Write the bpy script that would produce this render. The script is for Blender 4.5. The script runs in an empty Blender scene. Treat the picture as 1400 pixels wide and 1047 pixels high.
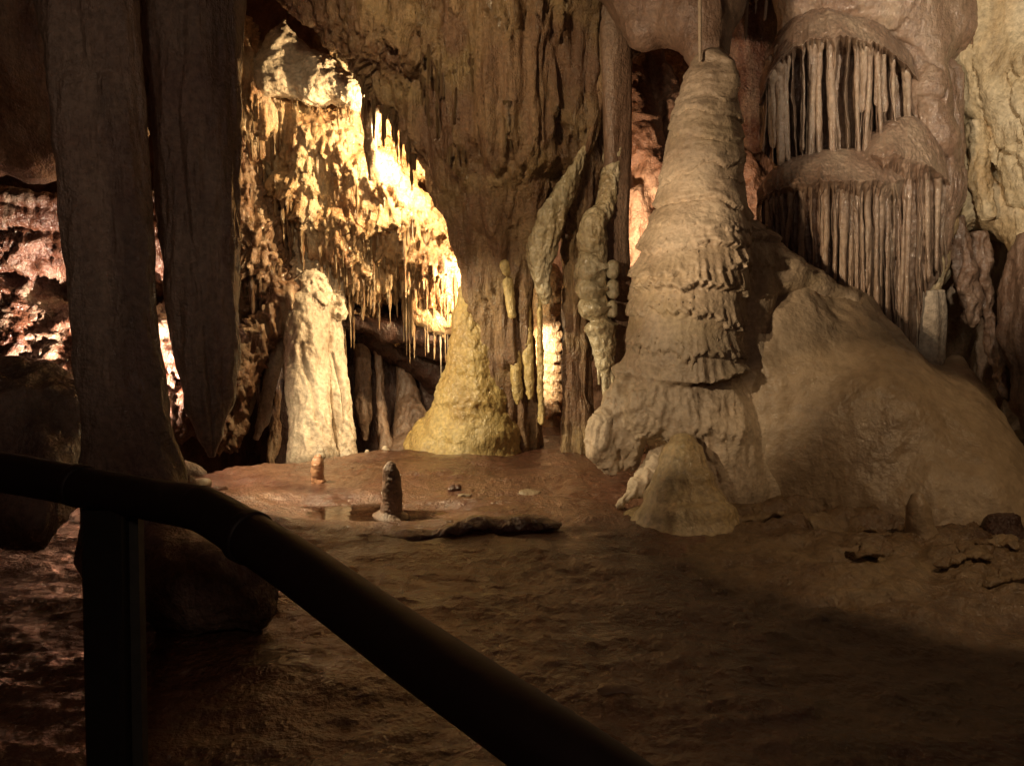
import bpy, math, random
import numpy as np
from mathutils import Vector
from mathutils.bvhtree import BVHTree

scene = bpy.context.scene
COL = scene.collection
R = math.radians

# ------------------------------------------------------------------ camera
FPX, PITCH, EYE = 1100.0, R(7.4), (0.0, 0.0, 1.6)
cd = bpy.data.cameras.new('camera')
cd.sensor_width = 36.0
cd.lens = 36.0 * FPX / 1400.0
cd.clip_start, cd.clip_end = 0.05, 200
cam = bpy.data.objects.new('camera', cd)
cam.location = EYE
cam.rotation_euler = (R(90) - PITCH, 0, 0)
COL.objects.link(cam)
scene.camera = cam
SP, CP = math.sin(PITCH), math.cos(PITCH)


def at(px, py, Y):
    """world point at forward distance Y whose bearing in the photograph is px, py"""
    x = (px - 700) / FPX
    y = (523.5 - py) / FPX
    dy = CP + y * SP
    dz = -SP + y * CP
    t = Y / dy
    return np.array([x * t, Y, EYE[2] + dz * t])


# ------------------------------------------------------------------ world and lamps
world = bpy.data.worlds.new('World')
scene.world = world
world.use_nodes = True
bg = world.node_tree.nodes['Background']
bg.inputs[0].default_value = (1.0, 0.72, 0.5, 1)
bg.inputs[1].default_value = 0.0018
scene.view_settings.view_transform = 'Standard'
scene.view_settings.look = 'None'
scene.view_settings.exposure = 0
scene.view_settings.gamma = 1
scene.cycles.max_bounces = 6
scene.cycles.diffuse_bounces = 4
scene.cycles.sample_clamp_indirect = 4

WARM = (1.0, 0.70, 0.36)
CREAM = (1.0, 0.80, 0.55)


def lamp(name, kind, loc, power, color, radius, target=None, angle=60, blend=0.3):
    l = bpy.data.lights.new(name, kind)
    l.energy = power
    l.color = color
    l.shadow_soft_size = radius
    if kind == 'SPOT':
        l.spot_size = R(angle)
        l.spot_blend = blend
    o = bpy.data.objects.new(name, l)
    o.location = Vector(loc)
    if target is not None:
        o.rotation_euler = (Vector(target) - Vector(loc)).to_track_quat('-Z', 'Y').to_euler()
    COL.objects.link(o)
    return o


# cave lamps hidden behind the formations
lamp('chamber_lamp', 'SPOT', at(572, 165, 8.0), 360, (1.0, 0.72, 0.37), 0.025, at(440, 300, 9.3), 155, 0.3)
lamp('chamber_lamp_low', 'SPOT', at(652, 400, 8.02), 210, (1.0, 0.73, 0.38), 0.025, at(430, 370, 8.9), 140, 0.4)
lamp('arch_lamp', 'POINT', at(655, 470, 8.3), 8, (1.0, 0.78, 0.48), 0.03)
lamp('left_recess_lamp', 'SPOT', at(166, 570, 7.25), 1700, (1.0, 0.86, 0.66), 0.02, at(150, 490, 8.6), 112, 0.8)
lamp('slit_lamp', 'SPOT', at(700, 470, 8.15), 110, (1.0, 0.82, 0.55), 0.02, at(756, 490, 8.6), 75, 0.3)
lamp('column_lamp', 'SPOT', at(280, 330, 5.7), 390, (1.0, 0.80, 0.48), 0.02, at(540, 600, 6.7), 94, 0.5)
lamp('far_passage_lamp', 'SPOT', at(846, 330, 8.0), 150, (1.0, 0.72, 0.46), 0.04, at(900, 250, 9.2), 120, 0.6)
# path lamps of the visitor walkway, then three added fill lights
lamp('path_lamp_left', 'SPOT', (-2.4, 1.7, 1.75), 820, (1.0, 0.73, 0.46), 0.10, at(1110, 120, 6.0), 37, 0.6)
lamp('path_lamp_low', 'SPOT', (-1.7, 2.6, 2.3), 330, (1.0, 0.75, 0.46), 0.03, at(835, 440, 5.8), 36, 0.4)
lamp('path_lamp_right', 'SPOT', (3.0, 3.0, 3.3), 112, (1.0, 0.68, 0.36), 0.06, (2.6, 4.75, 0.0), 50, 0.22)
lamp('ceiling_lamp_right', 'SPOT', (2.4, 3.6, 3.6), 300, (1.0, 0.84, 0.62), 0.05, at(1360, 100, 6.6), 75, 0.7)
lamp('curtain_fill', 'SPOT', (-0.9, 4.4, 3.7), 175, (1.0, 0.74, 0.42), 0.1, at(620, 160, 7.4), 75, 0.7)  # added fill light for the upper rock curtain
lamp('left_column_fill', 'SPOT', (-0.6, 0.2, 2.9), 56, (1.0, 0.76, 0.56), 0.1, (-2.1, 4.6, 2.7), 56, 0.8)  # added spot that lightens the left columns but not the floor
lamp('ambient_fill', 'POINT', (0.2, -1.6, 3.2), 45, (1.0, 0.70, 0.54), 0.3)  # added soft fill behind the camera, ambient for the whole view


# ------------------------------------------------------------------ noise
_r = np.random.RandomState(7)
PERM = _r.permutation(256).astype(np.int32)
GR = _r.normal(size=(256, 3)).astype(np.float32)
GR /= np.linalg.norm(GR, axis=1)[:, None]


def perlin(x, y, z):
    x = np.asarray(x, np.float32); y = np.asarray(y, np.float32); z = np.asarray(z, np.float32)
    x, y, z = np.broadcast_arrays(x, y, z)
    xi = np.floor(x); yi = np.floor(y); zi = np.floor(z)
    fx, fy, fz = x - xi, y - yi, z - zi
    xi = xi.astype(np.int32); yi = yi.astype(np.int32); zi = zi.astype(np.int32)
    u = fx * fx * fx * (fx * (fx * 6 - 15) + 10)
    v = fy * fy * fy * (fy * (fy * 6 - 15) + 10)
    w = fz * fz * fz * (fz * (fz * 6 - 15) + 10)
    out = 0
    for a in (0, 1):
        pa = PERM[(xi + a) & 255]; wa = u if a else 1 - u
        for b in (0, 1):
            pb = PERM[(pa + yi + b) & 255]; wb = v if b else 1 - v
            for c in (0, 1):
                g = GR[PERM[(pb + zi + c) & 255]]
                wc = w if c else 1 - w
                out = out + wa * wb * wc * (g[..., 0] * (fx - a) + g[..., 1] * (fy - b) + g[..., 2] * (fz - c))
    return out * 1.5


def fbm(P, f, oct=4, sz=1.0, seed=0.0, gain=0.5):
    s = 0; a = 1.0; t = 0
    for i in range(oct):
        s = s + a * perlin(P[:, 0] * f + seed, P[:, 1] * f + seed * 1.7, P[:, 2] * f * sz - seed)
        t += a; a *= gain; f *= 2.03
    return s / t


def ridge(P, f, oct=3, sz=1.0, seed=0.0):
    s = 0; a = 1.0; t = 0
    for i in range(oct):
        n = 1 - np.abs(perlin(P[:, 0] * f + seed, P[:, 1] * f - seed, P[:, 2] * f * sz + seed)) * 2
        s = s + a * n; t += a; a *= 0.5; f *= 2.1
    return s / t


def fringe(P, L, amp, rag=0.5, seed=0.0):
    """rows of drip edges: each row stands proud just above a ragged lower lip and dies away upward"""
    c = P[:, 0] + 0.6 * P[:, 1]
    w = perlin(c * 9 + seed, P[:, 2] * 0.8, seed) + 0.8 * perlin(c * 24, P[:, 2] * 1.2, seed + 5) + 0.4 * perlin(c * 50, P[:, 2] * 2, seed)
    big = fbm(P, 0.9, 2, 0.6, seed + 3) * 1.6
    s = P[:, 2] / L + w * rag + big
    f = s - np.floor(s)
    k = np.floor(s)
    av = 0.55 + 0.9 * perlin(c * 2.1, k * 3.7 + seed, P[:, 2] * 0.4)
    return amp * np.clip(av, 0, 1.3) * np.clip(f / 0.07, 0, 1) * (1 - f) ** 1.6


# ------------------------------------------------------------------ mesh helpers
def mesh_from(name, V, Q, smooth=True):
    V = np.ascontiguousarray(V, np.float32)
    Q = np.ascontiguousarray(Q, np.int32)
    me = bpy.data.meshes.new(name)
    me.vertices.add(len(V)); me.vertices.foreach_set('co', V.ravel())
    n = Q.shape[1]
    me.loops.add(Q.size); me.loops.foreach_set('vertex_index', Q.ravel())
    me.polygons.add(len(Q)); me.polygons.foreach_set('loop_start', np.arange(0, Q.size, n, dtype=np.int32))
    me.update(calc_edges=True)
    me.polygons.foreach_set('use_smooth', np.full(len(Q), smooth, bool))
    return me


def normals(V, Q):
    a, b, c, d = V[Q[:, 0]], V[Q[:, 1]], V[Q[:, 2]], V[Q[:, 3]]
    n = np.cross(c - a, d - b)
    N = np.zeros_like(V)
    for k in range(3):
        N[:, k] = sum(np.bincount(Q[:, j], n[:, k], minlength=len(V)) for j in range(4))
    return N / np.maximum(np.linalg.norm(N, axis=1), 1e-9)[:, None]


def put(name, V, Q, mat, parent=None, origin=None, label=None, cat=None, group=None, kind=None, smooth=True):
    V = np.asarray(V, float)
    if origin is None:
        lo, hi = V.min(0), V.max(0)
        origin = np.array([(lo[0] + hi[0]) / 2, (lo[1] + hi[1]) / 2, lo[2]])
    o = bpy.data.objects.new(name, mesh_from(name, V - origin, Q, smooth))
    o.data.materials.append(mat)
    COL.objects.link(o)
    if parent is not None:
        o.parent = parent
        o.location = Vector(origin) - Vector(parent.location)
    else:
        o.location = origin
    return tag(o, label, cat, group, kind)


def tag(o, label=None, cat=None, group=None, kind=None):
    if cat and not kind: kind = 'thing'
    for k, v in (('label', label), ('category', cat), ('group', group), ('kind', kind)):
        if v: o[k] = v
    return o


def empty(name, loc, label, cat, group=None):
    o = bpy.data.objects.new(name, None)
    o.location = Vector(loc); o.empty_display_size = 0.1
    COL.objects.link(o)
    return tag(o, label, cat, group)


def surface_nets(D, org, h):
    s = D < 0
    nx, ny, nz = D.shape
    cnt = np.zeros((nx - 1, ny - 1, nz - 1), np.int8)
    for a in (0, 1):
        for b in (0, 1):
            for c in (0, 1):
                cnt += s[a:nx - 1 + a, b:ny - 1 + b, c:nz - 1 + c]
    act = (cnt > 0) & (cnt < 8)
    I = np.argwhere(act)
    idx = np.full(act.shape, -1, np.int32)
    idx[act] = np.arange(len(I))
    pos = np.zeros((len(I), 3)); n = np.zeros(len(I))
    corners = [(a, b, c) for a in (0, 1) for b in (0, 1) for c in (0, 1)]
    for p in corners:
        for ax in range(3):
            if p[ax]: continue
            q = list(p); q[ax] = 1
            d0 = D[I[:, 0] + p[0], I[:, 1] + p[1], I[:, 2] + p[2]]
            d1 = D[I[:, 0] + q[0], I[:, 1] + q[1], I[:, 2] + q[2]]
            m = (d0 < 0) != (d1 < 0)
            t = np.where(m, d0 / np.where(m, d0 - d1, 1), 0)
            e = np.array(p, float)[None, :].repeat(len(I), 0)
            e[:, ax] = t
            pos[m] += e[m]; n[m] += 1
    V = (I + pos / n[:, None]) * h + org
    quads = []
    for ax in range(3):
        b, c = [(1, 2), (2, 0), (0, 1)][ax]
        sl0 = [slice(1, None)] * 3; sl1 = [slice(1, None)] * 3
        sl0[ax] = slice(0, -1); sl1[ax] = slice(1, None)
        lim = [slice(0, k) for k in act.shape]
        A = s[tuple(slice(0, D.shape[k] - 1) for k in range(3))]
        B = np.roll(s, -1, ax)[tuple(slice(0, D.shape[k] - 1) for k in range(3))]
        ch = A != B
        E = np.argwhere(ch)
        E = E[(E[:, b] > 0) & (E[:, c] > 0)]
        sg = A[E[:, 0], E[:, 1], E[:, 2]]
        def cell(db, dc):
            X = E.copy(); X[:, b] -= db; X[:, c] -= dc
            return idx[X[:, 0], X[:, 1], X[:, 2]]
        q = np.stack([cell(1, 1), cell(0, 1), cell(0, 0), cell(1, 0)], 1)
        q[~sg] = q[~sg][:, ::-1]
        quads.append(q)
    Q = np.concatenate(quads)
    Q = Q[(Q >= 0).all(1)]
    return V, Q


def blob(chains, h=0.03, k=0.1, squash=1.0):
    """smoothly fused round-cone chains; a point is (px, py, Y, radius in px)"""
    segs = []
    lo = np.full(3, 1e9); hi = -lo
    for ch in chains:
        pts = [(at(p[0], p[1], p[2]), p[3] * p[2] / FPX) for p in ch]
        if len(pts) == 1: pts = pts * 2
        for (a, ra), (b, rb) in zip(pts[:-1], pts[1:]):
            segs.append((a, ra, b, rb))
            for p, r in ((a, ra), (b, rb)):
                lo = np.minimum(lo, p - r); hi = np.maximum(hi, p + r)
    lo -= 0.12; hi += 0.12
    N = np.ceil((hi - lo) / h).astype(int) + 1
    D = np.full(N, 1.0, np.float32)
    for a, ra, b, rb in segs:
        m = k + 3 * h
        r = max(ra, rb)
        l = np.clip(np.floor((np.minimum(a, b) - r - m - lo) / h).astype(int), 0, N)
        u = np.clip(np.ceil((np.maximum(a, b) + r + m - lo) / h).astype(int) + 1, 0, N)
        X = (np.arange(l[0], u[0]) * h + lo[0] - a[0]).astype(np.float32)[:, None, None]
        Yy = ((np.arange(l[1], u[1]) * h + lo[1] - a[1]) * squash).astype(np.float32)[None, :, None]
        Z = (np.arange(l[2], u[2]) * h + lo[2] - a[2]).astype(np.float32)[None, None, :]
        d = (b - a) * np.array([1, squash, 1])
        L2 = max(float(d @ d), 1e-9)
        t = np.clip((X * d[0] + Yy * d[1] + Z * d[2]) / L2, 0, 1)
        dist = np.sqrt((X - t * d[0]) ** 2 + (Yy - t * d[1]) ** 2 + (Z - t * d[2]) ** 2) - (ra + t * (rb - ra))
        sub = D[l[0]:u[0], l[1]:u[1], l[2]:u[2]]
        hh = np.clip(0.5 + 0.5 * (sub - dist) / k, 0, 1)
        sub[...] = sub * (1 - hh) + dist * hh - k * hh * (1 - hh)
    return surface_nets(D, lo, h)


def displace(V, Q, fn):
    N = normals(V, Q)
    return V + N * fn(V, N)[:, None]


def resample(pts, step):
    P = np.array([list(at(*p[:3])) + [p[3] * p[2] / FPX, (p[4] if len(p) > 4 else p[3]) * p[2] / FPX] for p in pts])
    # catmull-rom through the points
    E = np.vstack([2 * P[0] - P[1], P, 2 * P[-1] - P[-2]])
    E[0, 3:] = P[0, 3:]; E[-1, 3:] = P[-1, 3:]
    out = []
    for i in range(1, len(E) - 2):
        L = np.linalg.norm(E[i + 1, :3] - E[i, :3])
        n = max(2, int(L / step))
        t = (np.arange(n) / n)[:, None]
        a, b, c, d = E[i - 1], E[i], E[i + 1], E[i + 2]
        q = 0.5 * (2 * b + (c - a) * t + (2 * a - 5 * b + 4 * c - d) * t * t + (3 * b - a - 3 * c + d) * t ** 3)
        q[:, 3:] = (b + (c - b) * (t * t * (3 - 2 * t)))[:, 3:]
        out.append(q)
    out.append(P[-1:])
    return np.vstack(out)


def sweep(pts, nseg=48, step=0.03, disp=None, cap0=0.6, cap1=0.6):
    """round body along a path; a point is (px, py, Y, half width px[, half depth px])"""
    C = resample(pts, step)
    # rounded ends
    def capper(c, d, f):
        rows = []
        for a in (75, 50, 25):
            e = c.copy(); s = math.sin(R(a)); q = math.cos(R(a))
            e[:3] = c[:3] + d * c[3] * f * s; e[3:] = c[3:] * q
            rows.append(e)
        return rows
    d0 = C[0, :3] - C[1, :3]; d0 /= np.linalg.norm(d0)
    d1 = C[-1, :3] - C[-2, :3]; d1 /= np.linalg.norm(d1)
    C = np.vstack(capper(C[0], d0, cap0) + [C] + capper(C[-1], d1, cap1)[::-1])
    T = np.gradient(C[:, :3], axis=0)
    T /= np.linalg.norm(T, axis=1)[:, None]
    ref = np.array([0, 1.0, 0])
    A = np.cross(T, ref); A /= np.linalg.norm(A, axis=1)[:, None]
    B = np.cross(A, T)
    th = np.arange(nseg) / nseg * 2 * math.pi
    dirs = A[:, None, :] * np.cos(th)[None, :, None] + B[:, None, :] * np.sin(th)[None, :, None]
    rr = np.sqrt((C[:, 3:4] * np.cos(th)) ** 2 + (C[:, 4:5] * np.sin(th)) ** 2)
    V = C[:, None, :3] + dirs * rr[:, :, None]
    n = len(C)
    if disp is not None:
        off = disp(V.reshape(-1, 3), np.tile(th, n), np.repeat(np.linspace(0, 1, n), nseg))
        off = off.reshape(n, nseg) * np.clip(rr / (rr.max() * 0.35), 0.15, 1)
        V = V + dirs * off[:, :, None]
    V = V.reshape(-1, 3)
    i, j = np.meshgrid(np.arange(n - 1), np.arange(nseg), indexing='ij')
    j2 = (j + 1) % nseg
    Q = np.stack([i * nseg + j, i * nseg + j2, (i + 1) * nseg + j2, (i + 1) * nseg + j], -1).reshape(-1, 4)
    c0, c1 = len(V), len(V) + 1
    V = np.vstack([V, C[0, :3] + d0 * C[0, 3] * 0.1, C[-1, :3] + d1 * C[-1, 3] * 0.1])
    jj = np.arange(0, nseg, 2)
    e0 = np.stack([np.full(len(jj), c0), (jj + 2) % nseg, jj + 1, jj], 1)
    b0 = (n - 1) * nseg
    e1 = np.stack([np.full(len(jj), c1), b0 + jj, b0 + jj + 1, b0 + (jj + 2) % nseg], 1)
    return V, np.vstack([Q, e0, e1])


# ------------------------------------------------------------------ materials
def rock(name, dark, mid, light, scale=2.0, streak=0.3, rough=0.45, bump=0.5, stain=None, stain_amt=0.5, fine=60, wet=0.0, grain=0.35, cells=0.0):
    m = bpy.data.materials.new(name); m.use_nodes = True
    nt = m.node_tree; N = nt.nodes; L = nt.links
    b = N['Principled BSDF']
    tc = N.new('ShaderNodeTexCoord')
    mp = N.new('ShaderNodeMapping'); mp.inputs['Scale'].default_value = (1, 1, streak)
    mp.inputs['Location'].default_value = (len(name) * 1.3, 2.1, 0.7)
    L.new(tc.outputs['Object'], mp.inputs[0])
    n1 = N.new('ShaderNodeTexNoise'); n1.inputs['Scale'].default_value = scale; n1.inputs['Detail'].default_value = 10
    n1.inputs['Roughness'].default_value = 0.62; n1.inputs['Distortion'].default_value = 0.6
    L.new(mp.outputs[0], n1.inputs['Vector'])
    cr = N.new('ShaderNodeValToRGB')
    e = cr.color_ramp.elements
    e[0].position = 0.3; e[0].color = (*dark, 1); e[1].position = 0.72; e[1].color = (*light, 1)
    k = e.new(0.5); k.color = (*mid, 1)
    L.new(n1.outputs[0], cr.inputs[0])
    out = cr.outputs[0]
    if stain:
        n2 = N.new('ShaderNodeTexNoise'); n2.inputs['Scale'].default_value = scale * 0.55; n2.inputs['Detail'].default_value = 6
        n2.inputs['Distortion'].default_value = 1.2
        L.new(tc.outputs['Object'], n2.inputs['Vector'])
        mr = N.new('ShaderNodeMapRange'); mr.inputs[1].default_value = 0.45; mr.inputs[2].default_value = 0.68
        mr.inputs[4].default_value = stain_amt
        L.new(n2.outputs[0], mr.inputs[0])
        mx = N.new('ShaderNodeMix'); mx.data_type = 'RGBA'
        L.new(mr.outputs[0], mx.inputs[0]); L.new(out, mx.inputs[6]); mx.inputs[7].default_value = (*stain, 1)
        out = mx.outputs[2]
    # fine mottling
    n3 = N.new('ShaderNodeTexNoise'); n3.inputs['Scale'].default_value = fine * 0.5; n3.inputs['Detail'].default_value = 5
    L.new(tc.outputs['Object'], n3.inputs['Vector'])
    m3 = N.new('ShaderNodeMapRange'); m3.inputs[3].default_value = 1 - grain; m3.inputs[4].default_value = 1 + grain
    m3.inputs[1].default_value = 0.25; m3.inputs[2].default_value = 0.75
    L.new(n3.outputs[0], m3.inputs[0])
    mu = N.new('ShaderNodeVectorMath'); mu.operation = 'SCALE'
    L.new(out, mu.inputs[0]); L.new(m3.outputs[0], mu.inputs['Scale'])
    L.new(mu.outputs[0], b.inputs['Base Color'])
    # relief
    nb = N.new('ShaderNodeTexNoise'); nb.inputs['Scale'].default_value = fine * 0.35; nb.inputs['Detail'].default_value = 7
    nb.inputs['Roughness'].default_value = 0.6
    L.new(mp.outputs[0], nb.inputs['Vector'])
    nc = N.new('ShaderNodeTexNoise'); nc.inputs['Scale'].default_value = fine; nc.inputs['Detail'].default_value = 4
    L.new(tc.outputs['Object'], nc.inputs['Vector'])
    ad = N.new('ShaderNodeMath'); ad.operation = 'ADD'
    L.new(nb.outputs[0], ad.inputs[0])
    ml = N.new('ShaderNodeMath'); ml.operation = 'MULTIPLY'; ml.inputs[1].default_value = 0.5
    L.new(nc.outputs[0], ml.inputs[0]); L.new(ml.outputs[0], ad.inputs[1])
    if cells:
        dn = N.new('ShaderNodeTexNoise'); dn.inputs['Scale'].default_value = cells * .5; dn.inputs['Detail'].default_value = 4
        L.new(tc.outputs['Object'], dn.inputs['Vector'])
        mv = N.new('ShaderNodeMix'); mv.data_type = 'VECTOR'; mv.inputs[0].default_value = .45
        L.new(tc.outputs['Object'], mv.inputs[4]); L.new(dn.outputs[1], mv.inputs[5])
        vo = N.new('ShaderNodeTexVoronoi'); vo.feature = 'DISTANCE_TO_EDGE'; vo.inputs['Scale'].default_value = cells
        L.new(mv.outputs[1], vo.inputs['Vector'])
        vr = N.new('ShaderNodeMapRange'); vr.inputs[2].default_value = .12; vr.inputs[3].default_value = .05; vr.inputs[4].default_value = 0
        L.new(vo.outputs[0], vr.inputs[0])
        a2 = N.new('ShaderNodeMath'); a2.operation = 'ADD'
        L.new(ad.outputs[0], a2.inputs[0]); L.new(vr.outputs[0], a2.inputs[1]); ad = a2
    bp = N.new('ShaderNodeBump'); bp.inputs['Strength'].default_value = bump; bp.inputs['Distance'].default_value = 0.03
    L.new(ad.outputs[0], bp.inputs['Height']); L.new(bp.outputs[0], b.inputs['Normal'])
    # uneven wetness
    rr = N.new('ShaderNodeMapRange'); rr.inputs[1].default_value = 0.35; rr.inputs[2].default_value = 0.65
    rr.inputs[3].default_value = max(0.08, rough - 0.2); rr.inputs[4].default_value = min(1, rough + 0.2)
    L.new(n1.outputs[0], rr.inputs[0]); L.new(rr.outputs[0], b.inputs['Roughness'])
    if wet:
        b.inputs['Coat Weight'].default_value = wet
        b.inputs['Coat Roughness'].default_value = 0.12
        L.new(bp.outputs[0], b.inputs['Coat Normal'])
    return m


def plain(name, col, rough, metal=0.0, bump=0.15):
    m = bpy.data.materials.new(name); m.use_nodes = True
    nt = m.node_tree; N = nt.nodes; L = nt.links
    b = N['Principled BSDF']
    n = N.new('ShaderNodeTexNoise'); n.inputs['Scale'].default_value = 22; n.inputs['Detail'].default_value = 6
    tc = N.new('ShaderNodeTexCoord'); L.new(tc.outputs['Object'], n.inputs['Vector'])
    cr = N.new('ShaderNodeValToRGB')
    cr.color_ramp.elements[0].color = (*[c * 0.6 for c in col], 1); cr.color_ramp.elements[1].color = (*[c * 1.4 for c in col], 1)
    L.new(n.outputs[0], cr.inputs[0]); L.new(cr.outputs[0], b.inputs['Base Color'])
    b.inputs['Roughness'].default_value = rough; b.inputs['Metallic'].default_value = metal
    bp = N.new('ShaderNodeBump'); bp.inputs['Strength'].default_value = bump; bp.inputs['Distance'].default_value = 0.01
    L.new(n.outputs[0], bp.inputs['Height']); L.new(bp.outputs[0], b.inputs['Normal'])
    return m


M_FAR = rock('far_rock', (.13, .055, .03), (.24, .12, .07), (.40, .26, .17), 1.6, 0.6, .5, .8, (.10, .04, .025), .7)
M_RED = rock('red_rock', (.06, .018, .010), (.13, .048, .026), (.38, .27, .19), 2.2, 0.6, .35, 1.0, (.06, .016, .01), .7, wet=.8)
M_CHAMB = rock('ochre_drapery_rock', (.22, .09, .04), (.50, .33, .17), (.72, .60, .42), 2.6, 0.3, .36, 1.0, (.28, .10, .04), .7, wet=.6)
M_DARK = rock('dark_wet_rock', (.02, .008, .006), (.05, .02, .013), (.10, .05, .033), 2.2, 0.5, .4, .9, (.03, .01, .007), .6, wet=.3)  # wet rock tone, near-black to put the hollow's shade into its colour
M_BEAD = rock('glistening_calcite', (.3, .22, .12), (.46, .38, .24), (.62, .55, .4), 5, .6, .25, .6, (.3, .2, .08), .5, wet=1.0)
M_BROWN = rock('smooth_brown_rock', (.13, .075, .05), (.20, .125, .085), (.28, .19, .13), 2.4, 0.25, .42, .6, (.15, .08, .05), .5, wet=.3)
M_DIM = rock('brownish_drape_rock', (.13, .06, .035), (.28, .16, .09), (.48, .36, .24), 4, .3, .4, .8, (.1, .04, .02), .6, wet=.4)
M_PALE = rock('pale_calcite', (.32, .24, .17), (.5, .41, .31), (.66, .57, .45), 3.0, 0.35, .5, .55, (.3, .2, .13), .4)
M_CURT = rock('brown_curtain_rock', (.07, .032, .018), (.17, .09, .048), (.36, .23, .125), 2.2, 0.16, .42, 1.0, (.32, .23, .10), .6, wet=.35)
M_YEL = rock('yellow_flowstone', (.38, .25, .085), (.54, .40, .16), (.64, .52, .28), 2.2, 0.5, .38, .7, (.24, .13, .05), .5, wet=.6)
M_TAN = rock('wet_tan_flowstone', (.30, .20, .09), (.44, .33, .17), (.55, .44, .27), 2.2, .4, .3, .6, (.28, .17, .07), .5, wet=.9)
M_STAL = rock('buff_calcite', (.31, .23, .16), (.45, .35, .25), (.56, .46, .34), 2.0, 1.2, .5, .45, (.33, .25, .13), .6, grain=.25)
M_DOME = rock('smooth_brown_flowstone', (.25, .175, .11), (.37, .275, .18), (.48, .375, .26), 1.1, 0.8, .5, .6, (.28, .20, .12), .6, grain=.22, fine=30, wet=.25)  # buff calcite made browner: the dome's weaker light put into its colour
M_PIPE = rock('purplish_brown_drapery', (.17, .10, .07), (.27, .18, .125), (.40, .30, .21), 2.4, 0.25, .36, .6, (.22, .12, .075), .55, wet=.8)
M_CREAM = rock('cream_wall_rock', (.28, .19, .10), (.5, .4, .25), (.62, .54, .4), 1.5, 0.6, .5, .7, (.5, .28, .09), .75)
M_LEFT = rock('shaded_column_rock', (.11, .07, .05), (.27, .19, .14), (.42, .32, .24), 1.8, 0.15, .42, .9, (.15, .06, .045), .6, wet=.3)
M_FLOOR = rock('wet_cave_floor', (.055, .021, .013), (.12, .050, .030), (.21, .108, .062), 1.4, 1.0, .25, 1.0, (.20, .105, .05), .5, fine=40, wet=.8, cells=7.0)
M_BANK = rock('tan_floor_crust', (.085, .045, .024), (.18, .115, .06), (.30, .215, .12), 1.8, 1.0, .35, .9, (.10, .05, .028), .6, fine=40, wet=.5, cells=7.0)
M_NUB = rock('orange_calcite', (.3, .13, .07), (.45, .22, .12), (.58, .34, .2), 3, 1, .3, .5, wet=.6)
M_RAIL = plain('dark_painted_rail', (.012, .006, .005), .6)
M_POST = plain('dark_steel_post', (.016, .016, .014), .5)

# ------------------------------------------------------------------ helper shapes
def streak_disp(a1=.03, a2=.015, f=5.0, sz=.15, seed=0.0, lump=0.0):
    def fn(P, th=None, t=None):
        d = a1 * fbm(P, f, 3, sz, seed) * 1.6 + a2 * ridge(P, f * 2.6, 2, sz, seed + 4) + 0.02 * fbm(P, 1.8, 2, .5, seed + 9)
        if lump: d = d + lump * fbm(P, 14, 3, 1.0, seed + 2)
        return d
    return fn


def sheet(px0, px1, py0, py1, Y, step, fn, Y1=None):
    """rock face standing across the view: regular grid in x and z, relief along y"""
    a, b = at(px0, py0, Y), at(px1, py1, Y)
    xs = np.arange(a[0], b[0], step); zs = np.arange(b[2], a[2], step)
    X, Z = np.meshgrid(xs, zs, indexing='ij')
    P = np.stack([X.ravel(), np.full(X.size, Y), Z.ravel()], 1)
    off = fn(P)
    V = P.copy(); V[:, 1] -= off
    n, m = X.shape
    i, j = np.meshgrid(np.arange(n - 1), np.arange(m - 1), indexing='ij')
    Q = np.stack([i * m + j, (i + 1) * m + j, (i + 1) * m + j + 1, i * m + j + 1], -1).reshape(-1, 4)
    return V, Q


# ================================================================== SETTING
# ---- floor
def floor_h(X, Y):
    P = np.stack([X, Y, np.zeros_like(X)], 1)
    h = 0.05 * fbm(P, 0.8, 4, 1, 2.0) + 0.035 * fbm(P * np.array([.7, 1.6, 1]), 2.6, 4, 1, 5.0)
    # rimstone steps
    s = (Y * 1.25 + 0.9 * fbm(P, .7, 3, 1, 8.0) + X * .18)
    f = s - np.floor(s)
    h = h + 0.035 * np.clip(f / .93, 0, 1) ** 2 * np.clip((1 - f) / .07, 0, 1) - .01
    h = h + 0.012 * ridge(P * np.array([.6, 1.5, 1]), 7.0, 3, 1, 3.0) - .01
    # ledge: drops into the pit behind
    edge = np.interp(X, [-8, -2.75, -2.0, -.96, -.4, .3, 1, 8], [6.2, 6.45, 6.95, 7.45, 7.9, 8.4, 9.4, 9.8]) + .1 * fbm(P, 1.5, 3, 1, 1.0)
    h = h - 1.3 * np.clip((Y - edge) / .5, 0, 1) ** .7
    # pool bed
    d = np.sqrt(((X + 1.15) / .8) ** 2 + ((Y - 5.55) / .28) ** 2)
    h = h - .10 * np.clip(1.25 - d, 0, 1)
    # the right bank rises
    h = h + .02 * np.clip((X - 1.2) / 3.0, 0, 1.2) ** 1.4 * np.clip((Y - 1.5) / 2.5, 0, 1)
    d2 = np.clip((X - .9) / .9, 0, 1) * np.clip((Y - 3.2) / .6, 0, 1)
    h = h + d2 * (.11 * ridge(P * np.array([.6, 1.3, 1]), 2.6, 4, 1, 6.0) + .04 * fbm(P, 6, 3, 1, 4.))
    h = h + .012 * ridge(P * np.array([.6, 1.2, 1]), 3.5, 4, 1, 9.) + .003 * fbm(P, 16, 3, 1, 9.)
    return h


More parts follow.
